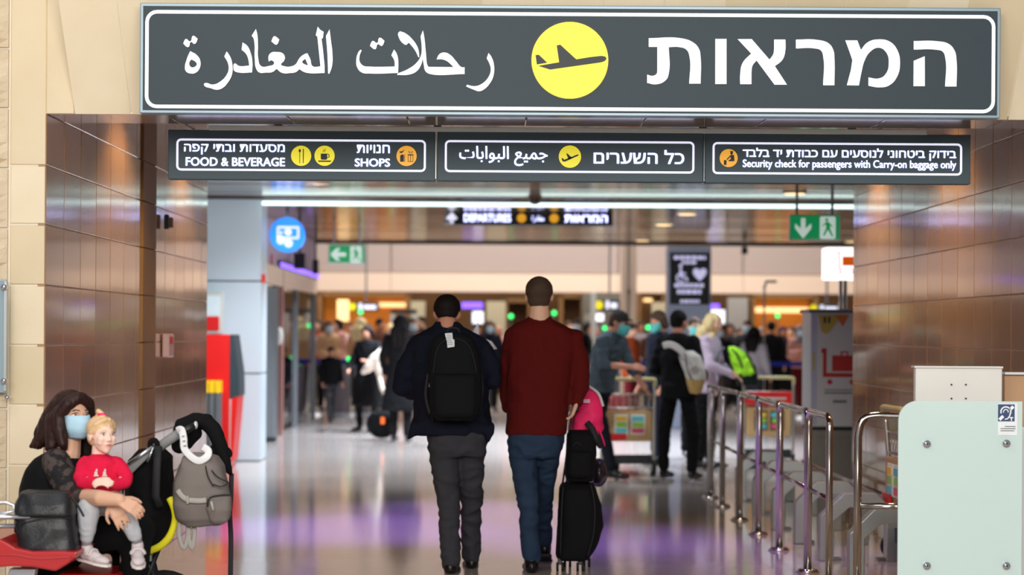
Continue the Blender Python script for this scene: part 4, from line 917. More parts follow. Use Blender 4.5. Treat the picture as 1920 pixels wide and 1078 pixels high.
def hand(g, w, d, n, size=1, side=1, curl=.35, spread=.12, thumb=True, r=1):
    """palm from wrist w along d, back of hand facing n; fingers bend away from n"""
    d = V(d).normalized(); n = V(n); n = (n-d*n.dot(d)).normalized(); x = d.cross(n)*side; S = size; w = V(w)
    k = .0085*S*r
    for a in (-.030, -.010, .010, .030): g.cap(w+x*a*.55*S, .014*S, w+d*.078*S+x*a*S, .0125*S, 8)
    for i, (a, Ls) in enumerate(((-.031, .062), (-.0105, .074), (.0105, .078), (.031, .070))):
        p = w+d*.082*S+x*a*S; q = (d+x*a*spread*10).normalized(); ang = 0
        for j, f in enumerate((.46, .30, .24)):
            ang += curl*(1.0 if j else .8); v = (q*math.cos(ang)-n*math.sin(ang)); p2 = p+v*Ls*f*S
            g.cap(p, k*(1.0-.08*j), p2, k*(.94-.10*j), 8); p = p2
    if thumb:
        p = w+d*.018*S+x*.026*S; v = (d*.65+x*.72-n*.25).normalized(); p2 = p+v*.036*S; g.cap(p, .0135*S, p2, .0105*S, 8)
        v = (d*.9+x*.35-n*.3).normalized(); p3 = p2+v*.030*S; g.cap(p2, .0105*S, p3, .0095*S, 8); g.cap(p3, .0095*S, p3+(d-n*.3).normalized()*.022*S, .008*S, 8)
def shoe(g, ank, d, S=1, lift=0):
    """ank ankle point, d toe direction (may slope)"""
    d = V(d).normalized(); up = V((0,0,1)); x = d.cross(up).normalized(); u = x.cross(d)
    R = Matrix((x, d, u)).transposed(); b = V(ank)
    g.ell(b+d*(-.005*S)-u*.045*S, (.040*S,.055*S,.045*S), R); g.ell(b+d*.07*S-u*.052*S, (.042*S,.085*S,.040*S), R); g.ell(b+d*.145*S-u*.062*S, (.048*S,.075*S,.030*S), R)
    g.cap(b, .042*S, b+d*.02*S-u*.04*S, .042*S)
def sole(g, ank, d, S=1):
    d = V(d).normalized(); up = V((0,0,1)); x = d.cross(up).normalized(); u = x.cross(d); b = V(ank)-u*.083*S
    pts = [(-.058,.030),(-.03,.042),(.05,.040),(.13,.052),(.19,.044),(.225,.018)]
    ring = [b+d*a*S+x*w_*S for a, w_ in pts]+[b+d*a*S-x*w_*S for a, w_ in reversed(pts)]
    g.rings([ring, [p-u*.016*S for p in ring]])
def ringsP(g, D, rows_, n=20, p=2.4):
    rs = []
    for r_ in rows_:
        v, a, b, t = r_[:4]; dc = r_[4] if len(r_) > 4 else 0; c = P((a+b)/2, v, D+dc); hw = (b-a)/2*(D+dc)/F; ring = []
        for i in range(n):
            th = 2*PI*i/n; co, si = math.cos(th), math.sin(th)
            ring.append(c+V((hw*math.copysign(abs(co)**(2/p), co), t*math.copysign(abs(si)**(2/p), si), 0)))
        rs.append(ring)
    return g.rings(rs)
def J(D): return lambda u, v, dy=0: P(u, v, D+dy)
# ---------------------------------------------------------------- walking man with black backpack
D = 12.25; j = J(D)
M_navy = cloth('navy_jacket', (16,20,34)); M_greyt = cloth('charcoal_trousers', (56,56,61)); M_shoe = mat('black_leather', (18,16,16), .3, var=.2)
t = thing('person', 'man in dark navy jacket and grey trousers walking away carrying a black backpack', 'person', (j(846, 1070).x, D, 0))
g = G(); R = facing(.02, 1, -.42); hc = j(838, 590)+V((0, .03, 0)); head_prims(g, hc, R, .225)
g.cap(j(838,606,-.02), .062, j(838,640,-.04), .07); ringsP(g, D, [(630,815,865,.07),(650,795,895,.09),(700,785,895,.10),(780,800,900,.10),(830,812,905,.10)])
for s, el, wr in ((0, (757,728), (800,716)), (1, (922,716), (897,672))):
    g.chain([(j(*((788,655),(895,658))[s]), .05), (j(*el, .02), .04), (j(*wr, .28), .03)])
    hand(g, j(*wr, .28), (.1*(1-2*s), .75, .35), (0, -.3, 1), 1, 1-2*s, .5)
g.chain([(j(836,840), .07), (j(838,930,.02), .05), (j(846,1045), .035), (j(846,1062,.05), .035)]); g.chain([(j(882,840), .07), (j(884,930,.15), .05), (j(884,1040,.25), .035)])
g.vox('body', M_skin_r, t, .012, 3)
g = G(); L = lambda x, y, z: hc+R@V((x*.225, y*.225, z*.225))
g.ell(L(0,-.09,.17), (.375*.225,.42*.225,.375*.225), R, 18, 12); g.ell(L(0,-.22,-.03), (.31*.225,.24*.225,.24*.225), R, 18, 12); g.vox('hair', M_hair_bk, t, .008, 3, fold=.002, fs=60)
g = G(); ringsP(g, D, [(604,816,860,.075,.0),(612,812,866,.08),(618,796,884,.095),(628,780,902,.11),(645,770,912,.13),(680,768,914,.14),(720,772,915,.145),(760,776,918,.145),(795,774,922,.15),(815,772,924,.15)])
g.chain([(j(786,648), .068), (j(762,690), .066), (j(756,726,.02), .066), (j(772,733,.14), .055), (j(796,722,.26), .046)])
g.chain([(j(899,650), .068), (j(922,690,-.03), .060), (j(925,714,-.06), .054), (j(910,700,.15), .052), (j(898,678,.25), .044)])
g.prism([(772,790),(800,800),(790,808),(765,824)], lambda x, y, q: P(x, y, D-.12+q*.10)); g.prism([(905,795),(926,795),(925,812),(914,832)], lambda x, y, q: P(x, y, D-.12+q*.10))
g.vox('jacket', M_navy, t, .012, 3, fold=.010, fs=7, fz=(1,1,1.6), seed=3)
G().tube([j(812+27*(1-math.cos(a)), 614-8*math.sin(a), -.0) for a in (0, .6, 1.2, 1.57, 2, 2.6, 3.14)], .012).obj('collar_edge', M_navy, t, True)
g = G(); ringsP(g, D, [(790,799,919,.135),(820,800,915,.14),(842,802,912,.13),(856,804,910,.11)])
g.chain([(j(831,852), .088), (j(837,902), .081), (j(842,950,.02), .068), (j(843,1000,.01), .063), (j(846,1052), .064)]); g.chain([(j(884,852,.02), .083), (j(884,902,.08), .076), (j(884,960,.18), .068), (j(883,1000,.22), .062), (j(883,1042,.26), .062)])
g.vox('trousers', M_greyt, t, .012, 2, fold=.011, fs=6, fz=(1.4,1.4,2.2), seed=9)
for q_, (u, v, dy) in enumerate(((845,1050,0), (884,1041,.28))):
    a = j(u, v, dy); a.z = max(.085, a.z) if q_ else .085; g = G(); shoe(g, a, (.05*(1-2*q_), 1, -.05), 1.12); o = g.vox('shoe', M_shoe, t, .008, 2); g = G(); sole(g, a, (.05*(1-2*q_), 1, 0), 1.12); g.obj('sole', M_rub, o)
# backpack
M_bp = cloth('black_pack_fabric', (17,19,22)); M_strap = mat('webbing_black', (20,20,22), .7)
DBp = D-.255
t = thing('backpack', 'black backpack with white airline tag on the back of the man in navy', 'backpack', P(852, 790, DBp))
g = G(); ringsP(g, DBp, [(624,826,872,.05),(632,813,886,.08),(655,806,897,.10),(700,803,903,.115),(740,803,904,.12),(775,806,900,.115),(788,818,890,.08)], 24, 3.2); g.vox('pack', M_bp, t, .010, 3, fold=.004, fs=9)
g = G(); ringsP(g, DBp-.10, [(700,818,888,.02),(706,813,893,.04),(740,812,894,.05),(776,815,891,.045),(783,824,884,.02)], 24, 3.2); g.vox('front_pocket', M_bp, t, .009, 3)
G().tube(smooth_path([P(812,700,DBp-.12), P(822,650,DBp-.10), P(850,634,DBp-.09), P(880,650,DBp-.10), P(894,700,DBp-.12)], 6), .004, 6).obj('zip', M_strap, t, True)
G().tube(smooth_path([P(838,628,DBp-.02), P(842,616,DBp-.03), P(858,616,DBp-.03), P(862,628,DBp-.02)], 5), .008, 6).obj('top_handle', M_strap, t, True)
g = G()
M_tag = mat('paper_tag', (226,228,230), .6); 
G().prism([(834,625),(848,624),(849,636),(852,637),(852,650),(839,652),(838,640)], lambda x, y, q: P(x, y, DBp-.128+q*.004)).obj('airline_tag', M_tag, t)
g = G()
for q_ in range(6): g.prism([(837.5,628+q_*3.4),(847,627.5+q_*3.4),(847,629+q_*3.4),(837.5,629.5+q_*3.4)], lambda x, y, q: P(x+(2 if q_ > 3 else 0), y, DBp-.130+q*.003))
g.obj('tag_print_lines', M_gmetal, t)
for s, (a, b) in enumerate((((806,738),(812,790)), ((903,690),(900,775)))): G().tube([P(*a, DBp+.05), P((a[0]+b[0])/2+(-4, 4)[s], (a[1]+b[1])/2, DBp+.04), P(*b, DBp+.05)], .006, 6).obj('side_strap', M_strap, t, True)
for v in (722, 730, 737): G().box(P(806+(v-722)*.3, v, DBp-.06), (.010, .01, .022)).obj('metal_buckle', M_chrome, t)
G().tube(smooth_path([P(803,700,DBp-.02),P(798,740,DBp-.02),P(806,776,DBp-.03)],5), .012, 6).obj('side_pocket_edge', M_strap, t, True)
M_paper = mat('paper_white', (206,204,214), .7)
t = thing('document', 'pale travel papers held in front of the man in navy', 'paper', j(905, 640, .45))
G().prism([(884,628),(897,602),(898,632)], lambda x, y, q: P(x, y, D+.42+q*.002)).obj('sheet', M_paper, t); G().prism([(893,628),(922,640),(932,654),(905,660)], lambda x, y, q: P(x, y, D+.44+q*.002)).obj('sheet', M_paper, t)
# ---------------------------------------------------------------- walking man in dark red sweater
D = 12.3; j = J(D)
M_redsw = cloth('dark_red_knit', (84,15,13), .9, nscale=90); M_jean = cloth('blue_denim', (30,44,64), .8, rgb2=(46,64,88), nscale=5); 
t = thing('person', 'man in dark red sweater and blue jeans walking away pulling black luggage', 'person', (j(1005, 1070).x, D, 0))
g = G(); R = facing(.05, 1, -.02); hc = j(1011, 556)+V((0, .01, 0)); head_prims(g, hc, R, .236)
g.cap(j(1011,578,-.02), .063, j(1011,612,-.02), .072); ringsP(g, D, [(606,980,1042,.07),(630,960,1068,.09),(700,965,1060,.10),(780,965,1050,.10),(840,965,1048,.10)])
g.chain([(j(964,640), .045), (j(952,725,.07), .03), (j(952,760,.14), .028)]); g.chain([(j(1078,640), .045), (j(1089,715,-.02), .03), (j(1082,752,-.03), .03)])
hand(g, j(952,764,.16), (.1,.5,-.8), (-1,0,0), 1, 1, .45); hand(g, j(1081,756,-.04), (-.35,.15,-.9), (1,0,.2), 1, -1, .75)
g.chain([(j(980,840), .07), (j(988,930), .05), (j(997,1045), .035)]); g.chain([(j(1028,840), .065), (j(1022,915,.20), .030), (j(1020,950,.36), .026), (j(1021,1010,.53), .026), (j(1021,1030,.58), .033)])
g.vox('body', M_skin, t, .011, 3)
L = lambda x, y, z: hc+R@V((x*.236, y*.236, z*.236)); g = G()
g.ell(L(0,-.08,.16), (.365*.236,.42*.236,.37*.236), R, 18, 12); g.ell(L(0,-.20,-.08), (.30*.236,.23*.236,.27*.236), R, 18, 12); g.vox('hair', M_hair_br, t, .008, 3, fold=.002, fs=60)
g = G(); ringsP(g, D, [(594,992,1031,.07),(600,984,1040,.08),(606,968,1056,.095),(616,955,1073,.11),(634,949,1082,.125),(670,950,1078,.13),(710,951,1070,.13),(750,951,1066,.13),(790,950,1064,.135),(812,948,1063,.138),(816,950,1061,.13)])
g.chain([(j(963,634), .066), (j(953,690,.04), .052), (j(951,730,.08), .049), (j(952,762,.15), .042)]); g.chain([(j(1076,636), .068), (j(1088,690), .058), (j(1088,725,-.02), .054), (j(1082,752,-.03), .042)])
g.vox('sweater', M_redsw, t, .012, 2, fold=.010, fs=5.5, fz=(1,1,1.5), seed=5)
G().tube([j(1011.5+19.5*math.cos(a), 596-2*math.sin(a), -.07*math.sin(a)) for a in [2*PI*q/14 for q in range(14)]], .010, 8, True).obj('ribbed_neckline', M_redsw, t, True)
g = G(); ringsP(g, D, [(805,953,1060,.125),(830,951,1057,.13),(846,953,1052,.12),(858,956,1048,.10)])
g.chain([(j(979,852), .082), (j(986,902), .075), (j(991,950), .066), (j(993,1000), .058), (j(997,1044), .058)]); g.chain([(j(1029,850,.03), .075), (j(1023,902,.15), .060), (j(1020,950,.32), .054), (j(1021,1000,.48), .048), (j(1021,1014,.52), .048)])
g.vox('jeans', M_jean, t, .012, 2, fold=.010, fs=6, fz=(1.4,1.4,2.4), seed=2)
a = j(997, 1046); a.z = .09; g = G(); shoe(g, a, (-.03,1,0), 1.12); o = g.vox('shoe', M_shoe, t, .008, 2); g = G(); sole(g, a, (-.03,1,0), 1.12); g.obj('sole', M_rub, o)
a = j(1021, 1022, .56); a.z = .13; g = G(); shoe(g, a, (.0,.9,-.30), 1.08); o = g.vox('shoe', M_shoe, t, .008, 2); g = G(); sole(g, a, (0,.9,-.30), 1.08); g.obj('sole', M_rub, o)
# ---------------------------------------------------------------- luggage pulled by the man in red
DS = 12.5; M_case = cloth('black_suitcase_fabric', (15,15,17)); 
t = thing('suitcase', 'upright black soft suitcase on four wheels beside the man in red', 'suitcase', (P(1085, 1060, DS).x, DS, 0))
def bagvox(nm, D_, rows_, m, parent, vx=.009, fold=.003, fs=9, p=3.6, sm=2, seed=0):
    g = G(); ringsP(g, D_, rows_, 28, p); return g.vox(nm, m, parent, vx, sm, fold=fold, fs=fs, seed=seed)
bagvox('case', DS, [(906,1052,1112,.13),(914,1049,1117,.17),(945,1047,1127,.18),(985,1045,1131,.18),(1020,1043,1120,.18),(1042,1042,1106,.17),(1048,1044,1102,.15)], M_case, t)
g = G()
G().tube(smooth_path([P(1108,908,DS-.19), P(1115,950,DS-.195), P(1113,1000,DS-.195), P(1102,1042,DS-.19)], 6), .005, 6).obj('zip', M_strap, t, True)
G().tube(smooth_path([P(1056,912,DS-.19), P(1053,960,DS-.195), P(1051,1040,DS-.19)], 6), .005, 6).obj('zip', M_strap, t, True)
for (u, dy) in ((1050,-.12), (1064,.12), (1088,-.12), (1100,.12)):
    p = P(u, 1055, DS+dy); k = G().box((p.x, p.y, .062), (.03,.03,.04)).obj('wheel_fork', M_dmetal, t, bevel=.004)
    for s in (-1, 1): G().cyl((p.x+s*.016, p.y, .028), .028, .014, 'X', 18).obj('wheel', M_rub, k, True)
for q_ in (0, 1):
    G().tube([P(1055+q_*7, 905, DS+.02), P(1064+q_*6, 840, DS+.02), P(1073.5+q_*5, 770, DS+.01)], .0065, 8).obj('telescopic_tube', M_chrome, t, True)
G().box(P(1078, 768, DS+.01), (.05,.03,.02)).obj('grip', M_black, t, bevel=.005)
t = thing('briefcase', 'black fabric briefcase strapped on top of the black suitcase', 'bag', P(1088, 905, DS))
bagvox('bag', DS-.02, [(806,1068,1112,.08),(814,1063,1118,.11),(850,1061,1118,.12),(890,1059,1114,.12),(902,1062,1110,.10)], M_case, t)
bagvox('front_pocket', DS-.13, [(845,1070,1106,.02),(850,1066,1110,.04),(890,1065,1108,.04),(897,1070,1104,.02)], M_case, t)
G().tube(smooth_path([P(1100,792,DS-.08), P(1110,804,DS-.10), P(1118,822,DS-.11), P(1128,838,DS-.08)], 6), .020, 8, flat=.008).obj('shoulder_strap', M_strap, t, True)
G().tube([P(1082+7*math.cos(a), 838+8*math.sin(a), DS-.145) for a in [PI+PI*q/8 for q in range(9)]], .004, 6).obj('carry_handle', M_strap, t, True)
G().box(P(1087, 852, DS-.15), (.03,.006,.010)).obj('metal_label', M_gmetal, t)
M_pink = cloth('hot_pink_nylon', (250,46,110), .55, nscale=8, var=.1)
t = thing('pink_backpack', 'bright pink child backpack stacked on the black luggage', 'backpack', P(1100, 820, DS+.1))
bagvox('pack', DS+.10, [(722,1092,1106,.05),(732,1084,1118,.09),(755,1078,1129,.11),(785,1070,1133,.12),(806,1066,1130,.11),(818,1068,1116,.08)], M_pink, t, .010, .012, 9, 2.8, seed=4)
G().tube(smooth_path([P(1104,724,DS+.0), P(1122,738,DS-.0), P(1131,762,DS+.0)], 6), .010, 6).obj('grey_trim', mat('pale_grey_trim', (206,196,202), .6), t, True)
plate(1100, 752, 12, 7, DS-.045, .012).obj('label_patch', mat('pale_pink_patch', (240,180,200), .6), t)
G().tube(smooth_path([P(1124,806,DS+.0), P(1130,822,DS), P(1134,836,DS+.02)], 5), .006, 6).obj('dangling_strap', M_pink, t, True)
t = thing('round_bag', 'dark shiny rounded travel bag attached behind the black briefcase', 'bag', P(1124, 912, DS+.18))
g = G(); g.ell(P(1122, 886, DS+.18), (.055,.10,.088)); g.vox('shell', mat('dark_gloss_nylon', (38,34,38), .22, var=.3), t, .008, 2, fold=.004, fs=14)
G().tube([P(1122+17*math.cos(a), 886+26*math.sin(a), DS+.085) for a in [2*PI*q/18 for q in range(18)]], .004, 6, True).obj('seam', M_strap, t, True)
# ---------------------------------------------------------------- seated woman in black lace top
D = 8.72; j = J(D)
M_blk = cloth('black_jersey', (12,12,14)); M_lace = mat('black_lace', (14,13,14), .8, nscale=26, rgb2=(70,58,54), contrast=.05, bump=.25, bscale=60)
t = thing('person', 'seated woman in black lace top with pale blue face mask holding a toddler', 'person', j(120, 1060))
R = facing(.68, -.73, .0, 0); hc = j(135, 780, -.02); hh = .206
g = G(); head_prims(g, hc, R, hh, 20)
g.cap(j(131,810,.0), .050, j(127,852,-.03), .056); ringsP(g, D, [(856,80,150,.08),(900,60,145,.10),(1000,60,150,.11)])
g.chain([(j(108,872,-.1), .045), (j(135,922,-.18), .042), (j(158,932,-.30), .037), (j(190,934,-.45), .034), (j(224,937,-.49), .026)])
hand(g, j(225,938,-.49), (.80,-.1,-.40), (.25,-.75,.6), .80, -1, .50, .10)
g.chain([(j(148,872,.1), .045), (j(215,915,.12), .038), (j(214,936,-.36), .027)])
hand(g, j(210,941,-.41), (.45,-.15,-.8), (.1,-1,.25), .80, 1, .26, .16)
g.chain([(j(100,1010,-.05), .075), (j(250,985,-.12), .055), (j(240,1140,-.1), .04), (j(225,1232,-.1), .03)]); g.chain([(j(100,1010,.10), .075), (j(240,990,.10), .055), (j(225,1140,.1), .04), (j(210,1228,.1), .03)])
g.vox('body', M_skin, t, .0045, 2)
G().tube([j(228+5*math.cos(a), 958+3*math.sin(a), -.375) for a in [2*PI*q/10 for q in range(10)]], .0018, 6, True).obj('ring', M_chrome, t, True)
brows(t, hc, R, hh, M_hair_dk); face_parts(t, hc, R, hh, False); mask_part(t, hc, R, hh, M_mask)
L = lambda x, y, z: hc+R@V((x*hh, y*hh, z*hh)); g = G()
g.ell(L(0,-.11,.19), (.375*hh,.42*hh,.37*hh), R, 20, 12); g.ell(L(0,-.24,-.02), (.36*hh,.30*hh,.40*hh), R, 20, 12)
g.chain([(j(116,766,.0), .062), (j(100,792,.0), .062), (j(86,815,.0), .054), (j(72,830,-.01), .030), (j(58,837,-.01), .010)]); g.chain([(j(106,790,-.04), .05), (j(102,815,-.06), .045), (j(96,834,-.08), .025), (j(90,840,-.08), .015)])
g.chain([(j(112,776,-.07), .035), (j(112,806,-.085), .035), (j(118,832,-.10), .022), (j(122,840,-.1), .012)])
g.chain([(j(152,760,.10), .035), (j(158,805,.10), .04), (j(160,850,.10), .036), (j(158,868,.10), .02)])
for s in (-1, 1): g.chain([(L(.03*s,.30,.40), .028*hh/.228), (L(.24*s,.22,.26), .030), (L(.36*s,.06,.02), .030), (L(.38*s,-.02,-.25), .028)])
g.vox('hair', M_hair_dk, t, .0055, 2, fold=.003, fs=12, fz=(6,6,.7), seed=1)
g = G(); ringsP(g, D, [(846,92,134,.05,.03),(852,78,146,.08,.02),(858,66,158,.12),(880,50,158,.14),(915,40,156,.15),(960,38,154,.155),(1000,42,160,.16),(1030,50,165,.15)])
g.vox('top', M_blk, t, .010, 2, fold=.007, fs=9, seed=8)
g = G(); g.chain([(j(104,866,-.10), .064), (j(120,898,-.17), .060), (j(136,924,-.24), .054), (j(160,934,-.31), .043)]); g.vox('lace_sleeve', M_lace, t, .008, 2, fold=.004, fs=16)
g = G(); g.chain([(j(150,870,.1), .06), (j(214,914,.12), .048), (j(214,926,-.12), .04)]); g.vox('lace_sleeve', M_lace, t, .008, 2)
g = G(); g.cap(j(90,1020,.02), .15, j(110,1015,.02), .14); g.chain([(j(100,1008,-.06), .105), (j(190,998,-.10), .095), (j(255,992,-.12), .080), (j(252,1050,-.11), .066), (j(240,1150,-.1), .055), (j(228,1210,-.1), .052)]); g.chain([(j(100,1008,.10), .105), (j(245,1000,.10), .080), (j(228,1140,.1), .058), (j(212,1205,.1), .052)])
g.vox('trousers', M_blk, t, .011, 2, fold=.006, fs=8)
for u, dy in ((230,-.1), (214,.1)):
    a = j(u, 1215, dy); a.z = .075; g = G(); shoe(g, a, (.9,-.4,0), .95); o = g.vox('shoe', M_shoe, t, .008, 2); g = G(); sole(g, a, (.9,-.4,0), .95); g.obj('sole', M_rub, o)
# ---------------------------------------------------------------- toddler
D = 8.50; j = J(D)
M_redc = cloth('crimson_child_top', (214,24,64), .8); M_gry = cloth('light_grey_sweatpants', (178,180,184), .9); M_sock = cloth('grey_socks', (128,124,126)); M_tshoe = mat('pale_pink_shoe', (212,200,200), .6, nscale=12, rgb2=(196,184,186))
t = thing('person', 'blonde toddler in crimson red top and grey trousers sitting on the woman', 'person', j(190, 940))
R = facing(.62, -.78, .02); hc = j(191, 816, 0); hh = .158
g = G(); head_prims(g, hc, R, hh, 20)
L = lambda x, y, z: hc+R@V((x*hh, y*hh, z*hh))
for s in (-1, 1): g.ell(L(s*.17,.24,-.17), (.10*hh,.12*hh,.11*hh), R)
g.cap(j(187,838,.02), .033, j(187,860,.02), .036); ringsP(g, D, [(862,160,216,.04),(890,156,222,.055),(930,158,224,.06)])
g.chain([(j(158,872,-.01), .022), (j(153,900,-.06), .020), (j(176,905,-.12), .016)]); g.chain([(j(220,872,-.01), .022), (j(236,898,-.05), .020), (j(212,908,-.12), .016)])
hand(g, j(178,903,-.13), (.8,-.45,.05), (-.3,-.5,.8), .56, -1, .35, .1, r=1.15); hand(g, j(210,906,-.13), (-.8,-.4,.15), (.3,-.5,.8), .56, 1, .5, .1, r=1.15)
g.chain([(j(172,945,-.05), .035), (j(165,962,-.13), .03), (j(163,1015,-.15), .021), (j(163,1028,-.15), .02)]); g.chain([(j(210,945,-.06), .035), (j(232,968,-.15), .03), (j(256,1012,-.13), .021)])
g.vox('body', M_skin_c, t, .0035, 2)
face_parts(t, hc, R, hh, True, mat('iris_blue_grey', (70,72,80), .15)); brows(t, hc, R, hh, M_hair_ch)
g = G(); g.ell(L(0,-.085,.18), (.37*hh,.43*hh,.365*hh), R, 20, 12); g.ell(L(0,-.20,-.02), (.32*hh,.28*hh,.32*hh), R, 20, 12)
for s in (-1, 1): g.chain([(L(s*.05,.27,.42), .012), (L(s*.26,.16,.30), .012), (L(s*.345,.02,.08), .010)])
g.chain([(L(0,.03,.50), .016), (L(0,0,.58), .012)]); g.chain([(L(0,0,.57), .010), (L(.05,-.08,.64), .012), (L(.02,-.16,.56), .009)]); g.vox('hair', M_hair_ch, t, .004, 2, fold=.0018, fs=26, fz=(3,3,1))
G().tube([L(.085*math.cos(a), -.0+.085*math.sin(a), .56) for a in [2*PI*q/12 for q in range(12)]], .006, 8, True).obj('hair_tie', M_pink, t, True)
g = G(); ringsP(g, D, [(851,175,200,.04,.02),(856,166,210,.052,.01),(863,153,223,.062),(878,150,226,.072),(900,149,227,.078),(921,150,227,.082),(925,153,224,.07)])
g.chain([(j(160,869,0), .034), (j(151,892,-.05), .032), (j(155,904,-.08), .029), (j(176,906,-.12), .023)]); g.chain([(j(219,869,0), .034), (j(236,892,-.04), .031), (j(234,905,-.07), .029), (j(214,908,-.12), .023)])
g.vox('red_top', M_redc, t, .006, 2, fold=.0045, fs=15, seed=6)
G().tube([j(187.5+14*math.cos(a), 853+3*math.sin(a), .02-.042*math.sin(a)) for a in [2*PI*q/14 for q in range(14)]], .005, 8, True).obj('neckband', M_redc, t, True)
for u in (180, 196): poly_at(u, 887, D-.083, [circ(0,0,3,8,4), circ(1,-5,1.8,6,3), [(-4,3),(4,3),(5,6),(-4,6)]], 1, .004).obj('chest_print', mat('print_cream', (226,210,204), .7), t)
g = G(); g.cap(j(178,936,-.0), .072, j(202,938,-.0), .070); g.chain([(j(172,942,-.05), .050), (j(166,955,-.15), .048), (j(164,980,-.16), .040), (j(163,1006,-.155), .029)]); g.chain([(j(206,942,-.06), .050), (j(230,960,-.15), .046), (j(243,984,-.15), .038), (j(253,1004,-.14), .029)])
g.vox('sweatpants', M_gry, t, .006, 2, fold=.006, fs=14, fz=(1,1,1.4), seed=3)
for (u, v, dy) in ((163,1007,-.155), (254,1005,-.14)): G().tube([j(u-9, v, dy), j(u+9, v+1, dy)], .0, 6) if 0 else None
g = G(); g.cap(j(162,1006,-.155), .023, j(163,1026,-.15), .022); g.vox('sock', M_sock, t, .005, 1); g = G(); g.cap(j(255,1004,-.14), .023, j(258,1022,-.13), .022); g.vox('sock', M_sock, t, .005, 1)
for (a, d_, lab) in ((j(163,1026,-.15), (.85,-.55,-.12), 0), (j(258,1021,-.13), (.22,-.95,-.25), 1)):
    g = G(); shoe(g, a, d_, .60); o = g.vox('shoe', M_tshoe, t, .005, 2, fold=.001, fs=40); g = G(); sole(g, a, d_, .60); g.obj('sole', mat('shoe_sole_cream', (222,214,208), .6), o)
    dd = V(d_).normalized(); x = dd.cross(V((0,0,1))).normalized(); u_ = x.cross(dd)
    for q_ in (.045, .07): G().tube(smooth_path([a+dd*q_*.6-u_*.045*.6+x*.05*.6, a+dd*q_*.6-u_*.008*.6+x*.02*.6, a+dd*q_*.6-u_*.008*.6-x*.02*.6, a+dd*q_*.6-u_*.045*.6-x*.05*.6], 4), .010*.6, 6, flat=.003).obj('strap', M_tshoe, o, True)
# ---------------------------------------------------------------- bench, handbag, stroller
D = 8.4; M_redseat = mat('red_seat_leather', (176,30,32), .35, var=.06, coat=.4); M_alu = mat('bench_aluminium', (200,202,206), .25, .9)
t = thing('bench', 'red waiting bench seat with aluminium armrests at lower left', 'bench', (P(60, 1060, D).x, D, 0))
sh = [(-90,1002),(-30,1006),(0,1011),(14,1018),(28,1027),(60,1034),(110,1033),(146,1035),(140,1046),(126,1058),(104,1071),(60,1063),(20,1062),(-30,1066),(-90,1068)]
G().prism(sh, lambda x, y, q: P(x, y, 8.18)+V((0, q*.52, 0))).obj('seat_shell', M_redseat, t, bevel=.008)
G().tube(smooth_path([P(-60,1046,8.175), P(20,1040,8.175), P(70,1047,8.175), P(134,1044,8.175)], 6), .003, 6).obj('seam', M_redseat, t, True)
x0 = P(-90, 1070, 8.4).x; G().bb(x0, P(330,1070,8.9).x, 8.62, 8.70, .33, .39).obj('beam', M_alu, t, bevel=.006)
G().bb(P(150,1070,8.9).x, P(258,1070,8.9).x, 8.45, 8.95, .41, .445).obj('seat_pan', M_redseat, t, bevel=.01)
for u in (-40, 250):
    x = P(u, 1070, 8.6).x; G().bb(x-.03, x+.03, 8.62, 8.70, 0, .33).obj('leg', M_alu, t, bevel=.006); G().bb(x-.03, x+.03, 8.36, 8.92, 0, .03).obj('foot_bar', M_alu, t, bevel=.006)
G().prism([(18,1066),(66,1066),(62,1090),(30,1096),(10,1090)], lambda x, y, q: P(x, y, 8.3)+V((0, q*.06, 0))).obj('bracket', M_alu, t, bevel=.004)
for pts, r_ in (([(-80,943),(-10,943),(12,942),(26,947),(26,958),(10,962),(-80,962)], .007), ([(-80,969),(57,969)], .010), ([(-80,987),(28,986)], .009)):
    G().tube([P(u, v, 8.22) for u, v in pts], r_, 8, flat=None).obj('armrest_bar', M_alu, t, True)
G().tube([P(-30, 960, 8.22), P(-34, 1010, 8.22)], .014, 8).obj('armrest_post', M_dmetal, t, True)
G().tube([P(29, 968, 8.24), P(29, 998, 8.24)], .006, 8).obj('armrest_pin', M_dmetal, t, True)
M_leather = mat('black_leather_bag', (24,25,28), .42, var=.15, nscale=30, bump=.15, bscale=90)
t = thing('handbag', 'black leather handbag standing on the red bench seat', 'bag', P(88, 1037, 8.3))
bagvox('bag', 8.30, [(919,48,124,.02),(923,38,134,.045),(940,31,139,.065),(965,29,141,.075),(1000,32,146,.085),(1026,36,150,.09),(1036,42,146,.085)], M_leather, t, .006, .005, 10, 4)
bagvox('flap', 8.275, [(920,50,124,.03),(924,40,133,.05),(945,32,139,.072),(964,30,141,.078),(966,32,140,.07)], M_leather, t, .006, .004, 12, 4)
G().tube(smooth_path([P(134,932,8.24), P(146,948,8.22), P(157,968,8.2)], 5), .005, 6).obj('strap_end', M_leather, t, True)
G().tube(smooth_path([P(36,1000,8.212), P(34,985,8.215), P(90,970,8.205), P(138,972,8.215)], 5), .002, 6).obj('seam', M_strap, t, True)
G().tube(smooth_path([P(136,966,8.23), P(137,990,8.225), P(141,1020,8.22)], 5), .003, 6).obj('side_zip', M_strap, t, True)
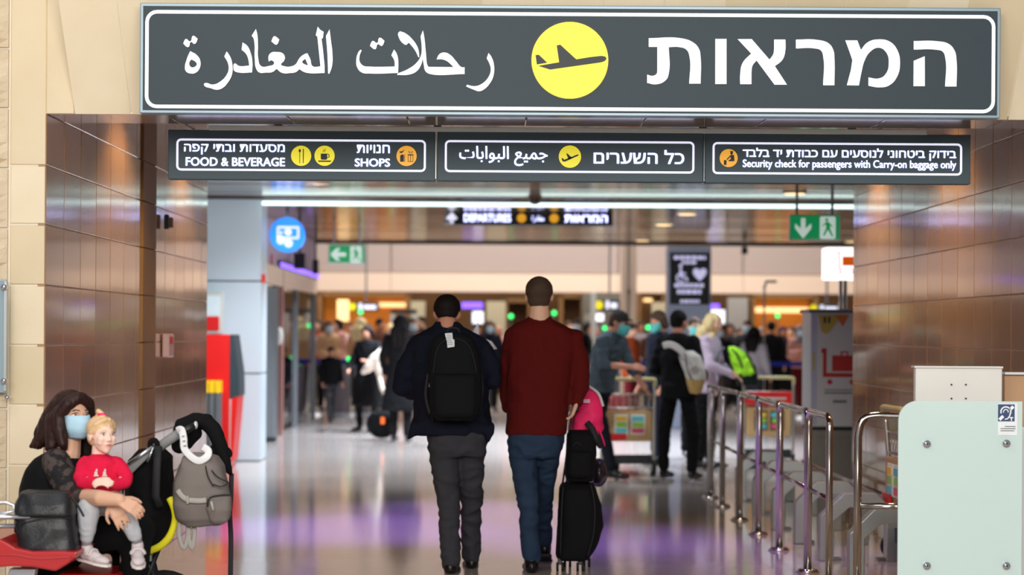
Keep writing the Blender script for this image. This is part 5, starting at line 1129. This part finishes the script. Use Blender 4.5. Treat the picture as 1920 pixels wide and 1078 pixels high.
# stroller
D = 9.05; j = J(D)
M_fab = cloth('stroller_black_fabric', (14,14,16)); M_yelt = mat('stroller_yellow_trim', (236,226,30), .5); M_gfab = cloth('stroller_grey_fabric', (136,136,136))
t = thing('stroller', 'black baby stroller with yellow trimmed seat and silver frame', 'stroller', (j(290, 1200).x, D, 0))
g = G(); ringsP(g, D, [(842,262,310,.14,.05),(860,244,322,.18),(900,238,324,.20),(950,240,326,.21),(990,246,322,.20),(1018,252,312,.17),(1034,262,296,.12)]); g.vox('seat_pod', M_fab, t, .010, 3, fold=.008, fs=9)
g = G(); g.prism([(237,872),(262,850),(284,838),(300,836),(268,868),(244,892)], lambda x, y, q: P(x, y, D-.24+q*.05)); g.vox('grey_side_panel', M_gfab, t, .006, 2)
G().tube(smooth_path([j(318,934,-.18), j(327,955,-.2), j(328,978,-.2), j(318,1005,-.2), j(300,1024,-.2), j(276,1034,-.2)], 6), .016, 10, flat=.012).obj('yellow_trim', M_yelt, t, True)
G().tube([j(240,870,-.26), j(286,838,-.26)], .008, 8).obj('silver_frame_bar', M_alu, t, True); G().tube([j(276,866,-.27), j(288,838,-.27)], .005, 8).obj('silver_clip', M_alu, t, True)
G().tube([j(288,846,-.2), j(318,824,-.2), j(335,813,-.2)], .022, 12).obj('handle_bar', M_gfab, t, True); G().tube([j(333,815,-.2), j(366,797,-.2)], .017, 12).obj('handle_grip', M_black, t, True); G().ell(j(367,797,-.2), (.010,.016,.018)).obj('handle_end_cap', M_bar, t, True)
G().tube([j(288+7*math.cos(a), 834+9*math.sin(a), -.24) for a in [2*PI*q/12 for q in range(12)]], .012, 8, True).obj('strap_wrap', M_fab, t, True)
G().tube([j(296,836,-.25), j(294,880,-.25), j(292,930,-.26), j(300,950,-.25)], .019, 8, flat=.006).obj('hanging_strap', M_strap, t, True)
g = G(); g.chain([(j(336,836,-.1), .035), (j(342,800,-.1), .04), (j(362,788,-.1), .034), (j(385,789,-.1), .036), (j(402,806,-.1), .038), (j(412,832,-.1), .032), (j(418,852,-.1), .030), (j(424,872,-.1), .024), (j(434,889,-.1), .010)]); g.chain([(j(348,808,-.08), .055), (j(362,812,-.08), .04), (j(352,832,-.08), .025)])
g.vox('folded_hood', M_fab, t, .008, 2, fold=.005, fs=14)
g = G(); g.chain([(j(405,846,-.08), .036), (j(424,850,-.08), .03)]); g.vox('hood_joint', M_fab, t, .008, 2)
G().tube(smooth_path([j(434,888,-.1), j(433,930,-.12), j(431,966,-.12), j(433,1010,-.12), j(432,1090,-.12)], 5), .011, 8, flat=.003).obj('long_strap', M_strap, t, True)
G().box(j(430,970,-.12), (.024,.016,.03)).obj('strap_buckle', M_black, t, bevel=.003)
for (a, b) in (((262,1020),(300,1110)), ((300,1020),(250,1150)), ((270,1040),(235,1190))): G().tube([j(*a, -.1), j(*b, -.1)], .013, 8).obj('frame_leg', M_dmetal, t, True)
G().box(j(274,1046,-.16), (.05,.03,.03)).obj('hinge', M_plate, t, bevel=.004)
for (u, dy, r_) in ((308, -.25, .185), (308, .2, .185), (240, -.02, .12)):
    c = P(u, 1100, D+dy); c.z = r_; n = 28; rr = [V((math.cos(2*PI*q/n), 0, math.sin(2*PI*q/n))) for q in range(n)]
    w_ = G().tube([c+k*(r_-.018) for k in rr], .018, 8, True).obj('wheel', M_rub, t, True); q = G()
    for a in range(5): q.tube([c, c+V((math.cos(a*1.257), 0, math.sin(a*1.257)))*(r_-.03)], .008, 6)
    q.cyl(c, .03, .05, 'Y', 14); q.obj('spokes', M_dmetal, w_, True)
    G().tube([c, c+V((-.05, 0, .22))], .012, 8).obj('fork', M_dmetal, t, True)
# grey backpack hanging on the stroller
D = 8.82; j = J(D); M_gbp = cloth('taupe_pack_fabric', (128,120,114), .8, rgb2=(108,100,96), nscale=4); M_gb2 = cloth('pale_webbing', (164,160,152))
t = thing('backpack', 'taupe grey backpack hanging from the stroller handle', 'backpack', j(380, 985))
bagvox('pack', D, [(849,358,392,.04),(856,344,408,.07),(872,334,421,.09),(905,327,430,.105),(945,326,432,.11),(972,332,430,.10),(984,348,416,.07)], M_gbp, t, .007, .010, 7, 2.6, seed=7)
bagvox('front_pocket', D-.09, [(927,396,428,.02),(932,388,433,.035),(955,387,434,.045),(976,392,428,.035),(982,402,420,.02)], M_gbp, t, .006, .004, 12, 3)
G().tube(smooth_path([j(389,950,-.13), j(393,934,-.135), j(410,929,-.135), j(432,928,-.12)], 5), .0035, 6).obj('zip', M_strap, t, True)
G().tube([j(396,940,-.14), j(400,957,-.145)], .007, 6, flat=.003).obj('zip_pull', M_gb2, t, True)
G().tube(smooth_path([j(333,919,-.09), j(341,930,-.11), j(352,937,-.12), j(370,939,-.125), j(387,938,-.12)], 5), .012, 8, flat=.003).obj('side_band', M_gb2, t, True)
G().box(j(352,937,-.125), (.010,.010,.034)).obj('band_buckle', M_gb2, t, bevel=.002)
for a in ((384,862,400,912), (392,875,428,904)): G().tube(smooth_path([j(a[0],a[1],-.07), j((a[0]+a[2])/2-3,(a[1]+a[3])/2+4,-.115), j(a[2],a[3],-.12)], 5), .003, 6).obj('flap_zip', M_strap, t, True)
G().tube(smooth_path([j(400,908,-.12), j(415,912,-.125), j(430,905,-.11)], 5), .003, 6).obj('flap_zip', M_strap, t, True)
for a, b in ((337, 352), (355, 364)): G().tube(smooth_path([j(a,975,-.02), j(a-1,1005,-.03), j((a+b)/2,1028,-.03), j(b,1005,-.03), j(b,975,-.02)], 6), .010, 8, flat=.004).obj('shoulder_strap', M_gb2, t, True)
t = thing('white_hanging_strap', 'white printed strap looping from stroller handle to taupe backpack', 'strap', j(350, 860))
G().tube(smooth_path([j(332,808,-.01), j(340,806,-.03), j(344,822,-.05), j(346,842,-.06), j(360,858,-.08), j(374,864,-.09), j(388,856,-.09), j(390,845,-.08), j(380,838,-.08)], 6), .017, 8, flat=.003).obj('strap', mat('white_strap', (226,226,226), .6), t, True)
for q_ in range(3): G().tube([j(341+q_*1.5,818+q_*9,-.075), j(346+q_*1.5,817+q_*9,-.075)], .0025, 6).obj('printed_line', M_gmetal, t)
# ---------------------------------------------------------------- travellers in the hall
def rings_local(g, rows_, n=16, p=2.3, tf=None):     # rows: (x, y, z, hw, hd)
    rs = []
    for x, y, z, a, b in rows_:
        rs.append([tf(V((x+a*math.copysign(abs(math.cos(t))**(2/p), math.cos(t)), y+b*math.copysign(abs(math.sin(t))**(2/p), math.sin(t)), z))) for t in [2*PI*i/n for i in range(n)]])
    return g.rings(rs)
def make_person(loc, yaw, Ht, label, c_top, c_leg, hair, hairm, skin=None, pose='stand', top='jacket', lean=0, head_yaw=0, head_pitch=-.1,
                mask=None, vx=.018, arms=None, cap=None, coarse=True, origin=None, legs='trousers', wide=1.0, fold=.010, scarf=None, sit=False):
    """figure facing -Y when yaw = 0; arms: ((elbow),(wrist)) for right/left side in body space"""
    k = Ht/1.72; t = thing('person', label, 'person', loc)
    Rz = Matrix.Rotation(yaw, 3, 'Z'); L0 = V(loc)
    def W(p): return L0+Rz@(V(p)*k)
    def U(p):                                  # upper body leaning about the hip
        p = V(p); q = p-V((0,0,.92)); q = Matrix.Rotation(lean, 3, 'X')@q; return W(q+V((0,0,.92)))
    step = {'stand': (.03,-.03), 'walk': (-.22,.20), 'wide': (.0,.0)}[pose]
    wd = .10 if pose != 'wide' else .16
    skin = skin or M_skin_r
    hc = U((0,-.015,1.605)); h = .225*k
    fdir = Rz@(Matrix.Rotation(head_yaw, 3, 'Z')@V((0,-1,0)))
    R = facing(fdir.x, fdir.y, head_pitch)
    A = arms or (((-.25,.04,1.14), (-.24,-.10,.90)), ((.25,.04,1.14), (.24,-.10,.90)))
    g = G(); head_prims(g, hc, R, h, 10 if coarse else 16)
    g.cap(U((0,.02,1.52)), .055*k, U((0,.03,1.40)), .06*k)
    rings_local(g, [(0,.01,1.42,.14,.08),(0,.01,1.25,.14,.09),(0,0,1.0,.13,.09),(0,0,.86,.14,.09)], tf=U)
    for s, (e, w_) in zip((-1, 1), A):
        g.chain([(U((s*.165,.01,1.40)), .045*k), (U(e), .038*k), (U(w_), .028*k)])
        d = (U(w_)-U(e)).normalized()
        if coarse: g.cap(U(w_), .028*k, U(w_)+d*.11*k, .026*k, 8); g.cap(U(w_)+d*.04, .016*k, U(w_)+d*.09*k+Rz@V((-s*.03*k,-.02,0)), .012*k, 8)
        else: hand(g, U(w_), d, Rz@V((s*.6,-.5,.6)), k, s, .4)
    legp = []
    for s, st in zip((-1, 1), step):
        hip, kn, an = W((s*.09,0,.90)), W((s*wd,st*.5-.02,.49)), W((s*wd,st,.10 if st <= 0 or pose != 'walk' else .15))
        legp.append((hip, kn, an)); g.chain([(hip, .07*k), (kn, .048*k), (an, .032*k), (an-V((0,0,.02)), .032*k)])
    g.vox('body', skin, t, vx*.8, 2)
    Lh = lambda x, y, z: hc+R@V((x*h, y*h, z*h))
    if hair != 'none':
        g = G(); g.ell(Lh(0,-.09,.18), (.385*h,.43*h,.385*h), R, 12, 8); g.ell(Lh(0,-.22,-.02), (.33*h,.26*h,.28*h), R, 12, 8)
        if hair == 'long':
            for s in (-1, 0, 1): g.chain([(Lh(s*.22,-.16,.05), .30*h), (U((s*.07,.09,1.50)), .065*k), (U((s*.07,.11,1.38)), .050*k), (U((s*.06,.12,1.28)), .022*k)])
            for s in (-1, 1): g.chain([(Lh(s*.32,.10,.25), .12*h), (Lh(s*.40,.02,-.15), .14*h), (U((s*.10,-.02,1.44)), .035*k)])
        if hair == 'bob':
            for s in (-1, 1): g.chain([(Lh(s*.30,-.05,.15), .20*h), (Lh(s*.32,-.10,-.25), .18*h)])
        if hair == 'bun': g.ell(Lh(0,-.58,.25), .16*h)
        g.vox('hair', hairm, t, vx*.6, 2, fold=.003, fs=14, fz=(3,3,1))
    if scarf:
        g = G(); g.ell(Lh(0,-.10,.12), (.42*h,.46*h,.44*h), R, 12, 8); g.chain([(Lh(0,-.2,-.2), .36*h), (U((0,.03,1.44)), .10*k)]); rings_local(g, [(0,.01,1.48,.09,.09),(0,.01,1.42,.17,.12),(0,.01,1.36,.18,.13)], tf=U)
        g.vox('headscarf', scarf, t, vx*.7, 2, fold=.005, fs=10)
    if cap:
        g = G(); g.ell(Lh(0,-.06,.24), (.38*h,.44*h,.33*h), R, 14, 10); g.vox('cap_crown', cap, t, .008, 1)
        G().rings([[Lh(.26*math.cos(a)*1.1, .30+.28*math.sin(a), .28+z) for a in [PI*q/10 for q in range(11)]] for z in (0, .035)]).obj('cap_brim', cap, t)
    g = G()
    hem = {'jacket': .84, 'coat': .42, 'sweater': .88, 'shirt': .86}[top]; f = wide
    rows_ = [(0,.02,1.50,.065,.065),(0,.02,1.47,.11*f,.085),(0,.01,1.43,.175*f,.105),(0,.01,1.36,.195*f,.125),(0,.01,1.22,.175*f,.13*f),(0,.0,1.08,.165*f,.125*f),(0,.0,.95,.18*f,.135*f)]
    rings_local(g, rows_, tf=U)
    if top == 'coat': rings_local(g, [(0,0,.98,.178*f,.135*f),(0,.0,.8,.21*f,.16*f),(0,.02,.6,.24*f,.19*f),(0,.03,hem,.26*f,.21*f)], tf=W)
    else: rings_local(g, [(0,0,.99,.178*f,.135*f),(0,0,hem,.185*f,.14*f)], tf=W)
    for s, (e, w_) in zip((-1, 1), A): 
        we = U(e)+(U(w_)-U(e))*.88 if top != 'shirt' else U(e)+(U(w_)-U(e))*.25
        g.chain([(U((s*.165*f,.01,1.405)), .072*k), (U(e), .056*k), (we, .042*k)])
    nm = {'jacket': 'jacket', 'coat': 'coat', 'sweater': 'sweater', 'shirt': 'shirt'}[top]
    g.vox(nm, c_top, t, vx, 2, fold=fold, fs=7, fz=(1,1,1.4), seed=rnd.random()*9)
    g = G(); rings_local(g, [(0,0,.98,.15,.11),(0,0,.90,.165,.125),(0,0,.83,.16,.12)], tf=W)
    for hip, kn, an in legp: g.chain([(hip-V((0,0,.03)), .085*k), (kn, .066*k), (an+V((0,0,.02)), .056*k)])
    g.vox('trousers', c_leg, t, vx, 2, fold=fold, fs=7, fz=(1.4,1.4,2))
    for hip, kn, an in legp: g = G(); shoe(g, an, Rz@V((0,-1,0)), k); g.vox('shoe', M_shoe, t, vx*.7, 1)
    if mask: mask_part(t, hc, R, h*1.04, mask, not coarse)
    if not coarse: face_parts(t, hc, R, h, mask is None)
    return t, U, W, (hc, R, h)
def loc_at(u, s): return V(((u-CX)/s, F/s, 0))     # pixel column and pixels per metre
# mid-ground group around the first trolley
M_gshirt = cloth('grey_blue_shirt', (70,82,90)); M_dkjean = cloth('dark_denim', (24,28,38)); M_capg = cloth('dark_grey_cap', (52,52,50))
lo = loc_at(1122, 184)
make_person(lo, .95, 1.74, 'man in grey cap and slate shirt leaning forward to push the trolley', M_gshirt, M_dkjean, 'short', M_hair_br, pose='walk', top='shirt', lean=.34, head_yaw=.15, head_pitch=-.35, mask=M_mask_t, vx=.013,
    arms=(((-.24,-.12,1.20), (-.17,-.40,1.28)), ((.22,-.20,1.16), (.14,-.46,1.06))), cap=M_capg, coarse=False)
M_blkc = cloth('black_clothing', (13,13,15)); M_nav = cloth('navy_clothing', (20,24,40))
lo = loc_at(1272, 186)
make_person(lo, 2.6, 1.70, 'traveller in all black with white shoulder straps seen from behind left of the railing', M_blkc, M_blkc, 'short', M_hair_bk, pose='wide', top='jacket', vx=.014, head_yaw=-.2, arms=(((-.26,.02,1.12), (-.20,-.22,1.05)), ((.26,.02,1.12), (.20,-.22,1.05))), wide=1.05)
DW = lo.y-.30
M_wbag = cloth('white_bag_fabric', (214,212,204), .6); M_bbag = cloth('beige_bag_fabric', (190,160,100), .6)
t = thing('white_backpack', 'white and beige backpack on the black clad traveller by the railing', 'backpack', P(1304, 730, DW))
g = G(); ringsP(g, DW+.05, [(658,1278,1300,.05),(668,1272,1314,.09),(690,1280,1322,.11),(712,1288,1324,.11)], 20, 2.8); g.vox('upper', M_wbag, t, .010, 2, fold=.006)
g = G(); ringsP(g, DW+.05, [(706,1286,1323,.10),(722,1289,1320,.11),(738,1294,1314,.08)], 20, 2.8); g.vox('lower', M_bbag, t, .010, 2, fold=.006)
G().tube(smooth_path([P(1244,648,DW), P(1256,646,DW-.05), P(1270,652,DW-.08), P(1286,668,DW-.09), P(1300,690,DW-.09)], 6), .034, 8, flat=.012).obj('strap', M_wbag, t, True)
G().tube(smooth_path([P(1272,668,DW-.06), P(1284,665,DW-.1), P(1288,690,DW-.1), P(1296,712,DW-.09)], 6), .008, 6).obj('piping', M_gmetal, t, True)
lo = loc_at(1236, 168)
make_person(lo, -1.1, 1.72, 'brown haired person in navy with teal mask lowered behind the black clad traveller', M_nav, M_nav, 'bob', M_hair_br, vx=.016, head_pitch=-.35, head_yaw=.3, mask=M_mask_t)
lo = loc_at(1302, 158)
make_person(lo, .15, 1.66, 'dark haired person with teal mask facing camera between black clad traveller and blonde woman', M_blkc, M_blkc, 'short', M_hair_br, skin=M_skin, vx=.014, mask=M_mask_t, coarse=False)
M_lav = cloth('lavender_jacket', (196,180,200), .75)
lo = loc_at(1322, 172)
make_person(lo, 1.15, 1.70, 'blonde woman in lavender jacket turned left at the start of the railing', M_lav, M_blkc, 'long', M_hair_bl, skin=M_skin, vx=.013, lean=.12, head_yaw=-.35, mask=None, arms=(((-.22,-.10,1.16), (-.05,-.30,1.10)), ((.24,-.08,1.14), (.10,-.32,1.06))), coarse=False)
DWg = lo.y-.05; M_neon = cloth('neon_green_nylon', (168,240,56), .55, var=.1); M_dgreen = cloth('dark_green_pack', (20,34,30))
t = thing('neon_backpack', 'neon green and dark backpack worn by the blonde woman in lavender', 'backpack', P(1396, 725, DWg))
g = G(); ringsP(g, DWg, [(652,1362,1382,.06),(662,1360,1402,.10),(685,1366,1416,.12),(705,1376,1421,.12),(722,1384,1420,.10)], 20, 2.6); g.vox('pack', M_dgreen, t, .011, 2, fold=.006)
g = G(); ringsP(g, DWg-.06, [(650,1366,1378,.03),(660,1366,1398,.08),(680,1370,1411,.09),(698,1378,1417,.085),(706,1386,1412,.05)], 20, 2.6); g.vox('front_panel', M_neon, t, .010, 2, fold=.012, fs=12)
G().tube(smooth_path([P(1372,655,DWg-.12), P(1384,668,DWg-.16), P(1392,690,DWg-.165)], 5), .010, 6).obj('zip', M_strap, t, True)
G().tube(smooth_path([P(1400,662,DWg-.12), P(1414,690,DWg-.14), P(1420,715,DWg-.12)], 5), .008, 6).obj('edge_strap', M_strap, t, True)
G().tube(smooth_path([P(1358,652,DWg-.10), P(1346,664,DWg-.16), P(1342,690,DWg-.16), P(1352,706,DWg-.12)], 5), .014, 6).obj('shoulder_strap', M_gmetal, t, True)
M_rust = cloth('rust_jacket', (150,62,26)); M_purp = cloth('plum_scarf', (66,36,58)); M_rose = cloth('dusty_rose_top', (206,150,138)); M_lgrey = cloth('light_grey_top', (176,170,176)); M_tanc = cloth('tan_top', (190,150,112)); M_wht = cloth('white_top', (216,210,210)); M_brn = cloth('brown_coat', (92,56,40)); M_dgy = cloth('dark_grey_coat', (54,54,58)); M_dred = cloth('deep_red_trousers', (96,20,26)); M_gysc = cloth('grey_scarf', (128,116,116)); M_olive = cloth('olive_top', (96,92,66)); M_cream_c = cloth('cream_hood', (220,206,190))
# figures before the belt on the left
lo = loc_at(752, 140)
make_person(lo, 3.0, 1.70, 'person in long black coat and dark boots just left of the backpack man', M_blkc, M_blkc, 'long', M_hair_bk, pose='stand', top='coat', vx=.018)
lo = loc_at(690, 128)
make_person(lo, -.6, 1.56, 'person in wide black coat with pale bag band left of the long black coat figure', M_blkc, M_blkc, 'bob', M_hair_bk, pose='wide', top='coat', vx=.02, wide=1.15, head_pitch=-.3, arms=(((-.26,-.1,1.10), (-.15,-.3,1.0)), ((.28,-.05,1.12), (.22,-.3,1.15))))
DC = lo.y-.35
t = thing('pale_bundle', 'pale cream rolled jacket carried across the black coated figure', 'jacket', P(705, 680, DC))
g = G(); g.chain([(P(724,652,DC), .05), (P(706,672,DC), .085), (P(690,690,DC), .07), (P(682,697,DC), .04)]); g.cap(P(706,680,DC), .08, P(712,700,DC), .05); g.vox('cloth', M_cream_c, t, .012, 2, fold=.01)
G().tube([P(710,700,DC), P(716,728,DC), P(724,742,DC)], .035, 8).obj('hanging_sleeve', M_cream_c, t, True)
t = thing('orange_marked_bag', 'dark travel bag with small orange tag on the floor by the long black coat', 'bag', P(716, 800, 27.2))
c = P(716, 800, 27.2); c.z = .22; g = G(); g.ell(c, (.22,.16,.2)); g.vox('bag', M_blkc, t, .014, 2, fold=.01); G().box(c+V((.02,-.17,.05)), (.05,.02,.09)).obj('tag', M_or, t); G().tube(smooth_path([c+V((-.12,0,.17)), c+V((0,0,.27)), c+V((.12,0,.17))], 5), .012, 6).obj('handle', M_strap, t, True)
# small items at the left
def case_at(u, v, w_, h_, m, label, tilt=0):
    p = FL(u, v); t = thing('trolley_case', label, 'suitcase', p, 'cases standing on the hall floor'); c = p+V((0,0,h_/2+.05)); R = Matrix.Rotation(tilt, 3, 'Y')
    g = G(); g.box(c, (w_, .24, h_), R); g.obj('shell', m, t, bevel=.04); a = c+R@V((0,0,h_/2))
    G().tube([a+R@V((-.09,0,0)), a+R@V((-.09,0,.32)), a+R@V((.09,0,.32)), a+R@V((.09,0,0))], .010, 6).obj('pull_handle', M_gmetal, t)
    for s in (-1, 1): G().cyl(c+R@V((s*w_*.4, 0, -h_/2-.02)), .035, .05, 'Y', 14).obj('wheel', M_rub, t, True)
case_at(548, 788, .34, .50, mat('dark_slate_case', (34,38,44), .5), 'dark slate trolley case tilted beside the shop glass at left', -.45)
case_at(1150, 812, .36, .5, M_dred, 'dark red case behind the man in the grey cap')
lo = loc_at(621, 116)
make_person(V((lo.x, lo.y, 0)), .4, 1.22, 'child in black clothes before the grey gate panel on the left', M_blkc, M_dgy, 'short', M_hair_bk, pose='walk', vx=.018)
# queue behind the belt
Q = [  # u, scale, yaw, height, top colour, legs, hair, hairmat, kind, label
 (548,98,.3,1.72,M_nav,M_blkc,'short',M_hair_bk,'jacket','person in navy behind the belt at the far left edge of the queue'),
 (574,104,2.9,1.62,M_lgrey,M_dgy,'bob',M_hair_br,'sweater','person in light grey above the pink red lamp'),
 (598,100,-.4,1.70,M_rust,M_dgy,'long',M_hair_br,'jacket','person in rust jacket with long hair second group on the left queue'),
 (616,106,.5,1.66,M_tanc,M_blkc,'short',M_hair_br,'sweater','person in tan top right of the rust jacket in left queue'),
 (634,98,-.9,1.70,M_rose,M_dgy,'bob',M_hair_bk,'sweater','person in rose top above the upper green belt lamp'),
 (656,108,.2,1.64,M_wht,M_dgy,'short',M_hair_br,'shirt','person in white shirt just right of the green belt lamps'),
 (676,100,2.6,1.72,M_tanc,M_dgy,'long',M_hair_bl,'sweater','fair haired person in tan left of the wide black coat'),
 (712,96,.9,1.72,M_brn,M_blkc,'short',M_hair_bk,'jacket','person in brown coat behind the wide black coat'),
 (732,102,-.5,1.62,M_dgy,M_blkc,'bob',M_hair_bl,'jacket','fair haired person in dark grey beneath the detector gate lamp'),
 (772,100,.4,1.72,M_brn,M_blkc,'short',M_hair_br,'jacket','person in brown coat below the pale panel left of the backpack man'),
 (790,94,-.6,1.76,M_blkc,M_blkc,'short',M_hair_bk,'jacket','person in black right beside the backpack man head'),
 (893,104,.4,1.62,M_olive,M_dgy,'short',M_hair_bk,'sweater','person in olive top seen between the two walking men'),
 (918,98,.2,1.68,M_nav,M_blkc,'long',M_hair_br,'jacket','long haired person in navy left of the red sweater shoulder'),
 (936,106,-.4,1.60,M_rose,M_dgy,'none',M_hair_gy,'sweater','bald person in rose top hugging the red sweater shoulder edge'),
 (1066,98,.5,1.70,M_rose,M_dgy,'short',M_hair_br,'sweater','person in rose top at the right shoulder of the red sweater'),
 (1082,104,-.3,1.72,M_blkc,M_blkc,'short',M_hair_bk,'jacket','person in black second right of the red sweater shoulder'),
 (1100,96,1.2,1.66,M_dgy,M_blkc,'bob',M_hair_bk,'jacket','person in dark grey behind the back of the grey cap man'),
 (1118,110,.2,1.60,M_brn,M_blkc,'short',M_hair_gy,'jacket','grey haired person in brown just left of the grey cap'),
 (1184,122,1.0,1.62,M_rust,M_dred,'short',M_hair_br,'jacket','person in rust orange jacket right of the grey cap man'),
 (1200,104,.4,1.70,M_lgrey,M_dgy,'bob',M_hair_br,'sweater','person in light grey right behind the rust orange jacket'),
 (1181,92,-.2,1.84,M_blkc,M_blkc,'short',M_hair_bk,'jacket','tall person in black under the twin beige columns'),
 (1218,100,.8,1.62,M_brn,M_blkc,'short',M_hair_gy,'jacket','grey haired person in brown coat left of the icon totem foot'),
 (1266,112,2.8,1.76,M_rose,M_dgy,'none',M_hair_br,'sweater','bald person in rose top in front of the icon totem'),
 (1284,104,.2,1.64,M_brn,M_blkc,'short',M_hair_br,'jacket','brown haired person in brown below the icon screen'),
 (1352,104,-.6,1.62,M_blkc,M_dgy,'short',M_hair_bk,'jacket','person in black right of the blonde woman head'),
 (1368,98,.2,1.66,M_dgy,M_blkc,'bob',M_hair_bk,'jacket','person in dark grey right under the second white screen'),
 (1386,110,.6,1.58,M_blkc,M_blkc,'short',M_hair_br,'jacket','short person in black above the neon backpack'),
 (1402,100,-.4,1.72,M_dgy,M_blkc,'bun',M_hair_bk,'jacket','person with hair bun in dark grey left of the lamp pole'),
 (1414,122,2.6,1.58,M_lgrey,M_dgy,'long',M_hair_bk,'sweater','long black haired person in light grey at the lamp pole'),
 (1428,98,.5,1.60,M_wht,M_dgy,'short',M_hair_gy,'sweater','person in white directly right of the lamp pole'),
 (1446,110,2.9,1.70,M_blkc,M_blkc,'short',M_hair_bk,'jacket','person in black jacket with dark short hair under the right orange bay'),
 (1468,112,.1,1.62,M_blkc,M_blkc,'scarf',M_purp,'coat','person in plum headscarf and black coat under right orange bay'),
 (1484,98,-.6,1.62,M_tanc,M_dgy,'short',M_hair_br,'sweater','person in tan right of the plum headscarf'),
 (1500,106,.3,1.64,M_rose,M_dred,'scarf',M_gysc,'sweater','person in grey headscarf and rose top left of the trolley kiosk'),
 (1513,96,-.3,1.72,M_dgy,M_blkc,'short',M_hair_bk,'jacket','person in dark grey partly hidden by the trolley kiosk'),
 (1148,96,.0,1.68,M_tanc,M_dgy,'bob',M_hair_br,'sweater','person in tan behind the grey cap'),
 (1240,96,.2,1.66,M_dgy,M_dgy,'bob',M_hair_gy,'jacket','grey haired person in dark grey left of the totem and behind brown hair'),
 (1316,98,.3,1.64,M_olive,M_dgy,'short',M_hair_bk,'sweater','person in olive top just left of the blonde woman head'),
]
rnd.seed(11)
POS = ('stand', 'walk', 'stand', 'wide')
for i, (u, s, yaw, Ht, ct, cl, hr, hm, kind, lab) in enumerate(Q):
    ar = None
    if i % 4 == 1: ar = (((-.25,.0,1.14), (-.12,-.26,1.22)), ((.25,.04,1.14), (.24,-.10,.90)))
    if i % 4 == 3: ar = (((-.24,.02,1.13), (-.08,-.20,1.05)), ((.24,.02,1.13), (.10,-.22,1.08)))
    sc_ = hm if hr == 'scarf' else None
    make_person(loc_at(u, s if s > 120 else (101.5-(i % 3)*4.2 if i < 35 else 89-(i-35)*2)), yaw, Ht, lab, ct, cl, 'none' if hr == 'scarf' else hr, hm, skin=(M_skin, M_skin_r)[i % 2], pose=POS[i % 4], top=kind, vx=.026, arms=ar, scarf=sc_, mask=(M_mask if i % 3 == 0 and abs(yaw) < 1 else None), fold=.008)
